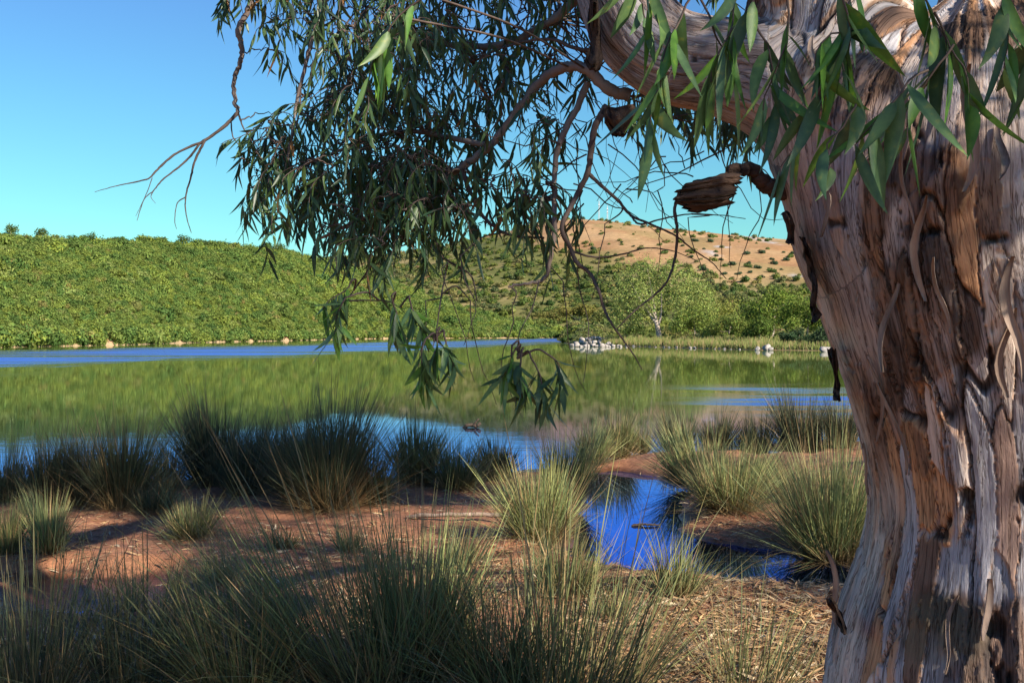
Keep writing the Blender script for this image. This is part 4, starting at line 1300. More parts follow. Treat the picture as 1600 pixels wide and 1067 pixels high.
# ------------------------------------------------------------------ leaves
def leaf_template(curve, fold, droop, rows=7):
    y = np.linspace(0, 1, rows)
    w = np.sin(np.pi * np.clip(y, 0, 1) ** 0.72) ** 0.85 * (1 - 0.15 * y)
    w[0] = 0.06; w[-1] = 0.0
    V = []
    for k in range(rows):
        cx = curve * y[k] ** 2
        cz = -droop * y[k] ** 2
        V += [(cx - w[k] * 0.5, y[k], cz + fold * w[k]), (cx, y[k], cz), (cx + w[k] * 0.5, y[k], cz + fold * w[k])]
    i = np.arange(rows * 3).reshape(rows, 3)
    Fq = np.stack([i[:-1, :-1], i[:-1, 1:], i[1:, 1:], i[1:, :-1]], -1).reshape(-1, 4)
    return np.array(V), Fq
TPL = [leaf_template(c, f, d) for c, f, d in [(0.9, .12, .05), (-0.9, .12, .12), (1.6, .16, .0), (-1.6, .10, .1), (0.3, .2, .2), (-.3, .1, .05)]]
TPL_MIN = [leaf_template(c, .12, .1, 3) for c in (1.0, -1.0, 0.3, -1.8)]
TPL_LOW = [leaf_template(c, .12, .1, 4) for c in (1.0, -1.0, 0.3, -1.8)]

def leaf_frames(pos, ax, rg, ln, wd):
    n = len(pos)
    ax = unit(ax)
    nr = rg.normal(size=(n, 3)); nr = unit(nr - np.sum(nr * ax, 1, keepdims=True) * ax)
    sx = np.cross(ax, nr)
    return pos, sx * wd[:, None], ax * ln[:, None], nr * wd[:, None]

def merge_leaves(fr, tpls, rg, cols):
    pos, X_, Y_, Z_ = fr
    k = rg.integers(0, len(tpls), len(pos))
    Vs, Fs, Cs, n0 = [], [], [], 0
    for j, (tv_, tf_) in enumerate(tpls):
        s = np.where(k == j)[0]
        if not len(s):
            continue
        v = pos[s][:, None] + tv_[None, :, 0:1] * X_[s][:, None] + tv_[None, :, 1:2] * Y_[s][:, None] + tv_[None, :, 2:3] * Z_[s][:, None]
        f = tf_[None] + (np.arange(len(s)) * len(tv_))[:, None, None] + n0
        Vs.append(v.reshape(-1, 3)); Fs.append(f.reshape(-1, 4)); Cs.append(np.repeat(cols[s], len(tv_), 0)); n0 += v.shape[0] * v.shape[1]
    return np.concatenate(Vs), np.concatenate(Fs), np.concatenate(Cs)

def leaf_colour(n, rg, bright=1.0):
    a = rg.random(n)[:, None]
    c = np.array((0.038, 0.085, 0.046)) * (1 - a) + np.array((0.095, 0.165, 0.050)) * a
    old = rg.random(n) < (0.012 if n > 1 else 0)
    c[old] = (0.22, 0.11, 0.04)
    return c * bright * rg.uniform(0.8, 1.2, (n, 1))

DOWN = np.array([0, 0, -1.0])
def spray(p0, d0, L, nleaf, rg, ll=0.115, lw=0.017, droop=0.30, hang=1.0):
    """a pendulous twig with alternate sickle leaves"""
    m = 9
    p = [np.asarray(p0, float)]; d = unit(np.asarray(d0, float))
    for _ in range(m - 1):
        d = unit(d + DOWN * droop + rg.normal(size=3) * 0.22)
        p.append(p[-1] + d * L / (m - 1))
    p = np.array(p)
    s = np.linspace(0.18, 1.0, nleaf) * (m - 1)
    i = np.clip(s.astype(int), 0, m - 2); f = (s - i)[:, None]
    pos = p[i] * (1 - f) + p[i + 1] * f
    td = unit(p[i + 1] - p[i])
    side = unit(np.cross(td, rg.normal(size=(nleaf, 3))))
    ax = 0.30 * td + 0.40 * side * np.where(np.arange(nleaf) % 2, 1, -1)[:, None] + DOWN * 0.9 * hang + rg.normal(size=(nleaf, 3)) * 0.34
    ln = ll * np.clip(rg.normal(1, 0.2, nleaf), 0.45, 1.4); wd = lw * np.clip(rg.normal(1, 0.2, nleaf), 0.6, 1.5)
    return p, leaf_frames(pos, ax, rg, ln, wd)

def cat_frames(fs):
    return [np.concatenate([f[k] for f in fs]) for k in range(4)]

rg = np.random.default_rng(77)
BLOB = [  # cx, cy, rx, ry, depth0, depth1, sprays
    (440, 5, 95, 28, 4.6, 5.2, 30), (385, 18, 45, 30, 4.8, 5.1, 10), (640, 30, 130, 45, 4.3, 5.3, 52), (600, 120, 95, 80, 4.3, 5.2, 62), (690, 130, 100, 80, 4.3, 5.2, 46),
    (780, 60, 100, 60, 4.4, 5.2, 24), (850, 20, 60, 30, 4.4, 5.0, 12), (545, 205, 60, 45, 4.5, 5.2, 26), (600, 235, 110, 50, 4.4, 5.2, 46), (690, 225, 80, 60, 4.4, 5.1, 30),
    (560, 300, 110, 34, 4.4, 5.2, 42), (650, 320, 90, 38, 4.3, 5.1, 42), (420, 235, 26, 18, 4.8, 5.1, 6), (430, 285, 36, 40, 4.7, 5.1, 15), (405, 330, 14, 24, 4.8, 5.1, 5),
    (480, 345, 40, 18, 4.6, 5.0, 10), (600, 375, 80, 22, 4.3, 5.0, 30), (690, 365, 50, 26, 4.3, 4.8, 14), (800, 200, 60, 70, 4.3, 4.9, 18), (850, 190, 40, 80, 4.2, 4.6, 12),
    (775, 320, 50, 30, 4.3, 4.6, 10), (840, 355, 34, 26, 4.15, 4.4, 12), (530, 400, 30, 22, 4.4, 4.7, 7), (630, 420, 40, 18, 4.2, 4.5, 8),
    (430, 385, 10, 8, 4.7, 4.9, 2), (430, 70, 16, 20, 4.8, 5.0, 4), (425, 140, 10, 10, 4.9, 5.0, 2), (470, 60, 14, 18, 4.8, 5.0, 4), (820, 400, 14, 10, 4.3, 4.5, 2),
    (1095, 195, 80, 26, 4.7, 5.7, 36), (1180, 225, 34, 26, 4.6, 5.6, 15), (900, 50, 60, 45, 4.7, 5.3, 14), (1010, 185, 40, 20, 4.7, 5.4, 12), (960, 210, 26, 20, 4.6, 5.2, 5), (910, 170, 16, 30, 4.4, 4.8, 5), (740, 410, 10, 6, 4.4, 4.5, 1),
    (1070, 5, 50, 20, 5.0, 5.8, 8), (540, 90, 30, 60, 4.6, 5.1, 14)]
all_branch_pts = np.concatenate([q for q, _ in branches])
frames, twigs = [], Acc()
for (cx, cy, rx, ry, d0, d1, ns) in BLOB:
    anchors = []
    for k in range(int(ns * ((1.3 if cx < 720 else 1.05) if cy >= 285 else 0.80) + 0.5)):
        a = rg.random() * 6.283; r = math.sqrt(rg.random())
        d = rg.uniform(d0, d1) * KD
        p0 = P(cx + rx * 1.08 * r * math.cos(a), cy + ry * 1.05 * r * math.sin(a) - 52, d)
        dr = rg.normal(size=3) * np.array([0.8, 0.8, 0.3])
        tw, fr = spray(p0, dr, rg.uniform(0.12, 0.24) * KS, int(rg.integers(7, 13)), rg, 0.084 * KS, 0.0128 * KS)
        frames.append(fr)
        twigs.add(*tube(tw, np.linspace(0.0019, 0.0009, len(tw)), 4), (1, 1, 1))
        pool_ = all_branch_pts if not anchors or rg.random() < 0.35 else np.array(anchors)
        b = pool_[np.argmin(np.linalg.norm(pool_ - p0, axis=1))]
        ln = np.linalg.norm(b - p0)
        mid = (b + p0) / 2 + rg.normal(size=3) * 0.12 * ln + [0, 0, 0.06 * ln]
        con = spline([b, mid, p0], 6)
        con[1:-1] += rg.normal(size=con[1:-1].shape) * 0.004
        twigs.add(*tube(con, np.linspace(0.0030, 0.0014, len(con)), 4), (1, 1, 1))
        anchors += [con[len(con) // 2], p0]
# wiry bare twigs below the limb
for _ in range(38):
    p0 = P(rg.uniform(880, 1210), rg.uniform(180, 330), rg.uniform(3.1, 3.9)) if rg.random() < 0.75 else P(rg.uniform(780, 960), rg.uniform(60, 300), rg.uniform(3.2, 3.7))
    d = unit(rg.normal(size=3) * [1, 0.5, 0.6] + [0, 0, -0.6])
    q = [p0]
    for _ in range(7):
        d = unit(d + rg.normal(size=3) * 0.28 + [0, 0, -0.06]); q.append(q[-1] + d * rg.uniform(0.026, 0.074))
    twigs.add(*tube(np.array(q), np.linspace(0.0026, 0.0008, len(q)), 4), (1, 1, 1))
for (x0, y0, L_) in [(1075, 340, .32), (880, 440, .3), (905, 450, .25), (945, 350, .2), (1190, 330, .2), (1215, 300, .2), (735, 470, .3), (690, 420, .3), (800, 480, .3), (720, 400, .26), (665, 470, .22)]:
    p0 = P(x0, y0, 3.15)
    b_ = all_branch_pts[np.argmin(np.linalg.norm((all_branch_pts - p0) * [1, 1, 1] + (all_branch_pts[:, 2:] < p0[2]) * 2.0, axis=1))]
    d = unit(np.array([rg.normal() * 0.25, 0, -1.0])); q = list(spline([b_, (b_ + p0) / 2 + rg.normal(size=3) * 0.03, p0], 4))
    for _ in range(8):
        d = unit(d + rg.normal(size=3) * 0.16); q.append(q[-1] + d * L_ / 7)
    twigs.add(*tube(np.array(q), np.linspace(0.0026, 0.0009, len(q)), 4), (1, 1, 1))
fr = cat_frames(frames)
V, Fq, c = merge_leaves(fr, TPL, rg, leaf_colour(len(fr[0]), rg))
ob('foliage', mk_mesh('foliage', V, Fq, M_LEAF, c, True), tree, kind='stuff', off=OFF)

# sprays whose leaves one can pick apart: each leaf a piece of its own
leaf_meshes = []
for j, (tv_, tf_) in enumerate(TPL):
    for b in range(3):
        cc = leaf_colour(1, rg)[0] if b else np.array((0.085, 0.20, 0.035))
        leaf_meshes.append(mk_mesh('leaf', tv_, tf_, M_LEAF, cc * (1.5 if b == 2 else 1) * np.tile([0.92, 1.35, 1.02], len(tv_) // 3)[:, None], True))
NEAR = [  # px, py of the twig root, depth, direction, length, leaves, leaf length, width
    (1010, -60, 3.0, (0.1, 0, -1), .22, 6, .16, .026), (985, -55, 3.05, (0.2, 0, -1), .2, 5, .14, .022), (1085, -10, 2.95, (-.5, 0, -.6), .30, 9, .15, .024), (1095, 0, 3.0, (0.5, 0, -.6), .22, 6, .17, .026),
    (1060, 100, 3.0, (-.6, 0, -.6), .24, 8, .16, .024), (1190, -30, 2.9, (-.2, 0, -1), .30, 10, .17, .026), (1230, 0, 2.85, (-.1, 0, -.8), .30, 8, .16, .026), (1180, 40, 2.95, (.5, 0, -.7), .26, 8, .15, .022),
    (1300, -40, 2.75, (.1, 0, -1), .26, 8, .18, .030), (1345, -50, 2.8, (-.1, 0, -1), .30, 9, .18, .030), (1380, 20, 2.8, (-.5, 0, -.3), .26, 8, .17, .028), (1420, -40, 2.8, (.3, 0, -.8), .22, 6, .17, .032),
    (1460, 20, 2.75, (.4, 0, -.7), .26, 8, .17, .030), (1490, 70, 2.75, (-.3, 0, -.8), .24, 8, .18, .030), (1450, 110, 2.75, (-.7, 0, -.5), .28, 9, .17, .028), (1570, -40, 2.75, (0.1, 0, -1), .24, 7, .16, .026), (1610, 20, 2.8, (-.3, 0, -.8), .2, 5, .17, .028),
    (1290, 120, 2.8, (-.5, 0, -.6), .26, 6, .17, .028), (1350, 140, 2.75, (-.3, 0, -.5), .24, 5, .15, .024), (1150, -40, 2.95, (-.1, 0, -1), .2, 6, .16, .026),
    # sunlit spray in front of the mass
    (668, -8, 3.3, (-.75, 0, -.55), .30, 12, .13, .024), (640, 30, 3.35, (-.8, 0, -.5), .22, 9, .12, .022),
    # the hanging tassels over the water
    (540, 465, 4.2, (-.4, 0, -.9), .16, 9, .12, .019), (548, 440, 4.25, (.2, 0, -1), .16, 8, .12, .018), (612, 462, 4.1, (.1, 0, -1), .14, 11, .13, .020), (640, 468, 4.1, (.4, 0, -.8), .14, 9, .12, .019),
    (682, 520, 3.95, (-.1, 0, -1), .16, 11, .12, .020), (665, 530, 3.95, (-.5, 0, -.7), .16, 8, .12, .018), (694, 525, 3.95, (.5, 0, -.6), .12, 7, .12, .018),
    (806, 545, 3.9, (-.5, 0, -.6), .12, 9, .12, .020), (815, 550, 3.9, (.1, 0, -1), .16, 9, .12, .021), (830, 560, 3.9, (.6, 0, -.5), .18, 11, .12, .021), (858, 555, 3.9, (.5, 0, -.3), .12, 9, .12, .021), (800, 540, 3.9, (-.2, 0, -.9), .14, 6, .11, .02)]
n_leaf = 0
overflow = []
for k, (px, py, d, dr, L_, nl, ll, lw) in enumerate(NEAR):
    g2 = np.random.default_rng(900 + k)
    if k >= 22: nl = int(nl * 1.8)
    tw, fr = spray(P(px, py, d * KD), dr, L_ * KD, nl, g2, ll * (1.08 if k < 22 else 1.0) * KD, lw * KD * (1.35 if k < 22 else 1.18), 0.16, 1.25 if k < 22 else 0.9)
    acc = Acc(); acc.add(*tube(tw, np.linspace(0.0028, 0.0012, len(tw)), 5), (1, 1, 1))
    if k >= 20:
        dd_ = np.linalg.norm(all_branch_pts - tw[0], axis=1) + (all_branch_pts[:, 2] < tw[0][2] - 0.02) * 2.0
        b_ = all_branch_pts[np.argmin(dd_)]
        cn = spline([b_, (b_ + tw[0]) / 2 + [0.01, 0, 0.02], tw[0]], 6)
        acc.add(*tube(cn, np.linspace(0.0034, 0.0028, len(cn)), 5), (1, 1, 1))
    tm = acc.mesh('twig', M_TWIG)
    to = ob('twig', tm, tree, off=OFF)
    for i in range(nl):
        if n_leaf >= 300:
            overflow.append([f[i:i + 1] for f in fr])
            continue
        o = ob('leaf', leaf_meshes[int(g2.integers(len(leaf_meshes)))], to)
        m = np.eye(4); m[:3, 0] = fr[1][i]; m[:3, 1] = fr[2][i]; m[:3, 2] = fr[3][i]; m[:3, 3] = fr[0][i]
        o.matrix_local = Matrix(m.tolist())
        n_leaf += 1

tick('- the crown overhead')
# ------------------------------------------------------------------ unseen crown overhead, its clumps placed to shade bank, trunk and leaves
s_np = np.array(sun_dir)
def lit_wanted(px, py):
    """0 where the photograph shows the bank in sun, 1 where it is shaded"""
    v = np.ones(px.shape)
    for (cx, cy, rx, ry, k) in [(1110, 985, 240, 95, .97), (850, 790, 95, 85, .95), (690, 800, 120, 36, .9), (200, 838, 105, 46, .95), (75, 825, 50, 52, .9), (1110, 725, 95, 75, .85), (1295, 770, 75, 110, .6),
                                (650, 985, 170, 120, .96), (420, 985, 80, 55, .6), (850, 1020, 90, 60, .4), (1000, 800, 90, 100, .9), (455, 790, 50, 20, .5), (960, 680, 60, 45, .8), (880, 890, 130, 60, .9), (250, 930, 40, 40, .5)]:
        v = np.minimum(v, 1 - k * (1 - sst(0.75, 1.1, np.hypot((px - cx) / rx, (py - cy) / ry))))
    return v

def trunk_wanted(px, py):
    v = np.full(px.shape, 0.28)
    for (cx, cy, rx, ry, k) in [(1450, 290, 80, 90, .97), (1540, 480, 90, 150, .97), (1430, 460, 60, 140, .95), (1520, 690, 70, 60, .8), (1410, 720, 45, 70, .95), (1560, 870, 60, 40, .8), (1310, 60, 40, 60, .8), (1580, 250, 50, 60, .8)]:
        v = np.minimum(v, 1 - k * (1 - sst(0.7, 1.1, np.hypot((px - cx) / rx, (py - cy) / ry))))
    v = np.where(py > 900, 0.95, v)
    v = np.where((py < 260) & (px < 1260), 1.15, v)
    return v

g3 = np.random.default_rng(41)
N = 26000
cp = np.stack([g3.uniform(-2.5, 15.5, N), g3.uniform(-6, 9.5, N), g3.uniform(2.6, 10.5, N)], -1)
q = np.where(cp[:, 1:2] > 0.3, cp, np.array([[0, 1, 100.0]]))
cpx, cpy = topx(q)
mr_ = 0.38 / np.maximum(q[:, 1], 0.3) * F
inframe = (cp[:, 1] > 0.3) & (cpx > -mr_) & (cpx < 1600 + mr_) & (cpy > -mr_ * 1.05)
near_cam = np.linalg.norm(cp - [0, 0, CZ], axis=1) < 1.3
tr = cp - s_np * ((cp[:, 2] - 0.25) / s_np[2])[:, None]
ok = (tr[:, 1] > 3.5)
gpx, gpy = topx(np.where(ok[:, None], tr, np.array([[0, 5.0, 0]])))
use = ok & (gpx > -250) & (gpx < 1500) & (gpy < 1300) & (tr[:, 1] < 17)
pw = lit_wanted(gpx, gpy)
for ox, oy in ((-.25, .22), (.25, -.22), (.12, .12), (-.12, -.12)):
    a_, b_ = topx(np.where(ok[:, None], tr, np.array([[0, 5.0, 0]])) + [ox, oy, 0])
    pw = np.minimum(pw, lit_wanted(a_, b_))
hitp = np.zeros(N, bool)
for k in range(N):
    if use[k] and not inframe[k]:
        h = bvh.ray_cast(Vector(cp[k]), -sun_dir)
        if h[0] is not None:
            hx, hy = topx(np.array(h[0]))
            pw[k] = trunk_wanted(np.array(hx), np.array(hy)) if hx < 1650 and hy > -50 else 0.5
            hitp[k] = True
for mc, mr2_ in [(np.array([0, 0, CZ]) + (np.array(a_) - [0, 0, CZ]) * KS, b_ * KS) for a_, b_ in (((-.43, 4.0, 2.6), .55), ((.1, 3.95, 2.7), .5), ((-.8, 4.2, 2.45), .45), ((-.26, 3.95, 2.2), .45), ((.3, 3.7, 2.4), .35))]:
    t_ = (cp - np.array(mc)) @ s_np
    dist = np.linalg.norm(cp - np.array(mc) - t_[:, None] * s_np, axis=1)
    hm = (t_ > 0.5) & (dist < mr2_) & ~hitp
    pw = np.where(hm, 0.62, pw); use |= hm
for q_ in (P(590, 90, 3.3 * KD), P(620, 60, 3.3 * KD)):          # a gap lets the sun on to the front spray
    t_ = (cp - q_) @ s_np
    pw = np.where((t_ > 0) & (np.linalg.norm(cp - q_ - t_[:, None] * s_np, axis=1) < 0.42), 0.0, pw)
acc_ok = use & ~inframe & ~near_cam & (g3.random(N) < 0.42 * pw ** 3)  # clumps kept only where their shade is wanted
cen = cp[acc_ok]
per = 24
pos = np.repeat(cen, per, 0) + g3.normal(size=(len(cen) * per, 3)) * [0.13, 0.13, 0.14]
ax = g3.normal(size=pos.shape) * 0.45 + DOWN * 0.9
fr = leaf_frames(pos, ax, g3, g3.uniform(.11, .18, len(pos)), g3.uniform(.026, .042, len(pos)))
V, Fq, c = merge_leaves(cat_frames([fr] + overflow), TPL_MIN, g3, leaf_colour(len(pos) + len(overflow), g3))
ob('upper_shade_foliage', mk_mesh('upper_shade_foliage', V, Fq, M_LEAF, c, True), tree, kind='stuff', off=OFF)
print('crown clumps', len(cen), 'leaves', len(pos), 'near leaves', n_leaf)
# limbs that carry it
acc = Acc()
ends = [P(1760, -900, TD), P(820, -800, TD + .3), P(1240, -900, TD + .3)]
for c_, mid_, e_, r1_ in ((CH_MAIN, P(1680, -420, TD + .1), ends[0], .16), (CH_LIMB, P(880, -330, TD + .35), ends[1], .09), (CH_STEM, P(1230, -400, TD + .3), ends[2], .13)):
    a2 = Acc(); w = spline(np.array([c_[-12, :3], c_[-1, :3], mid_, e_]), 8)
    a2.add(*tube(w, np.linspace(c_[-1, 3] * .98, r1_, len(w)), 14), (1, 1, 1)); ob('branch', a2.mesh('branch', M_BRANCH), tree, off=OFF)
tops = ends
LIMBS = [[tops[0], (4.5, 3.4, 5.6), (6.8, 2.4, 6.6), (9.5, 1.5, 7.4)], [tops[0], (3.6, 2.2, 5.4), (4.6, 0.2, 6.4), (6.0, -2.5, 7.2)], [tops[2], (2.0, 3.0, 6.0), (1.9, 1.5, 6.9), (2.3, -0.5, 7.6)],
         [CH_MAIN[-3, :3], (3.9, 2.8, 3.9), (5.2, 2.2, 4.3), (7.0, 1.6, 4.9)], [CH_MAIN[-8, :3], (2.9, 2.6, 3.3), (3.6, 1.2, 3.9), (4.6, -0.6, 4.4)], [tops[1], (-.2, 4.4, 5.4), (-.9, 4.6, 6.2)]]
lp = []
for k, l in enumerate(LIMBS):
    a2 = Acc(); w = spline(np.array([np.asarray(x_, float) for x_ in l]), 8)
    a2.add(*tube(w, np.linspace(0.13 if k < 3 else 0.07, 0.025, len(w)), 9), (1, 1, 1))
    ob('branch', a2.mesh('branch', M_BRANCH), tree, off=OFF); lp.append(w)
lp = np.concatenate(lp)
for c0 in cen[::5]:
    b = lp[np.argmin(np.linalg.norm(lp - c0, axis=1))]
    mid = (b + c0) / 2 + g3.normal(size=3) * 0.15
    # keep the supporting twigs out of the open sky of the view
    ss = spline([b, mid, c0], 5)
    sq = ss[ss[:, 1] > 0.3]
    if len(sq):
        a_, b_ = topx(sq)
        if np.any((a_ < 1250) & (a_ > -20) & (b_ > -20) & (b_ < 1100)):
            continue
    twigs.add(*tube(ss, np.linspace(0.016, 0.005, len(ss)), 4), (1, 1, 1))
ob('fine_twigs', twigs.mesh('fine_twigs', M_TWIG), tree, kind='stuff', off=OFF)

tick('------ rush tussocks')
# ------------------------------------------------------------------ rush tussocks on the bank
def blades(n, Rb, H, spread, rg, w, upright=0.0, side=(0, 0), dry=False, stiff=1.0, green=1.0):
    a = rg.random(n) * 6.2832
    rr_ = Rb * np.sqrt(rg.random(n))
    tilt = np.abs(rg.normal(0, spread, n)) * (1 - upright)
    tilt = np.clip(tilt * (1 + 0.35 * np.sin(2 * a + rg.random() * 6.28)), 0, 1.45)
    oa = a + rg.normal(0, 0.5, n)
    out = np.stack([np.cos(oa), np.sin(oa), np.zeros(n)], -1)
    d = out * np.sin(tilt)[:, None] + np.array([0, 0, 1.0]) * np.cos(tilt)[:, None] + np.array([side[0], side[1], 0])
    d = unit(d)
    ph = rg.random(3) * 6.28
    L = H * np.clip(rg.normal(0.85, 0.19, n), 0.3, 1.3) * (1 + 0.16 * np.sin(oa + ph[0]) + 0.13 * np.sin(3 * oa + ph[1]))
    b = np.stack([np.cos(a) * rr_, np.sin(a) * rr_, np.full(n, -0.03)], -1)
    s = np.array([0, .3, .6, .85, 1.0])
    bend = np.where(rg.random(n) < 0.16, rg.uniform(0.3, 0.8, n), rg.uniform(0.02, 0.2, n)) / stiff
    pts = b[:, None] + d[:, None] * (L[:, None] * s[None])[..., None] + (out * 0.5 + DOWN * 0.8)[:, None] * ((bend * L)[:, None] * s[None] ** 2.2)[..., None]
    pts[..., 2] = np.maximum(pts[..., 2], 0.01 + 0.03 * rg.random(n)[:, None])
    wv = np.stack([-np.sin(oa), np.cos(oa), np.zeros(n)], -1)
    ra = rg.random(n) * 6.28
    wv = unit(wv * 0.6 + np.stack([np.cos(ra), np.sin(ra), np.zeros(n)], -1))
    ww = w * rg.uniform(0.6, 1.25, n)[:, None] * np.array([1, 0.95, 0.8, 0.5, 0.08])[None]
    V = np.stack([pts - wv[:, None] * ww[..., None] * 0.5, pts + wv[:, None] * ww[..., None] * 0.5], 2)
    i = np.arange(n)[:, None] * 10 + np.arange(4)[None] * 2
    Fq = np.stack([i, i + 1, i + 3, i + 2], -1).reshape(-1, 4)
    if dry:
        c0 = np.array((0.36, 0.25, 0.12)) * rg.uniform(0.6, 1.2, (n, 1)); c1 = c0 * 1.05
    else:
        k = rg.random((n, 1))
        lo = np.array((0.060, 0.100, 0.062)) if green < 0.8 else np.array((0.090, 0.135, 0.060))  # shade of the dark shore tussocks put into the blade colour
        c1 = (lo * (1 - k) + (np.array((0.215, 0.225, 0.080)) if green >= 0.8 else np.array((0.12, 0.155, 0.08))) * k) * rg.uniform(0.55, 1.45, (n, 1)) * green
        c0 = np.array((0.17, 0.125, 0.06)) * np.ones((n, 1))
    tipc = np.array((0.28, 0.18, 0.085)) * np.ones((n, 1))
    C = np.stack([c0, c0 * .4 + c1 * .6, c1, c1 * 0.8 + tipc * 0.2, c1 * .35 + tipc * .65], 1)
    C = np.repeat(C[:, :, None], 2, 2)
    return V.reshape(-1, 3), Fq, C.reshape(-1, 3)

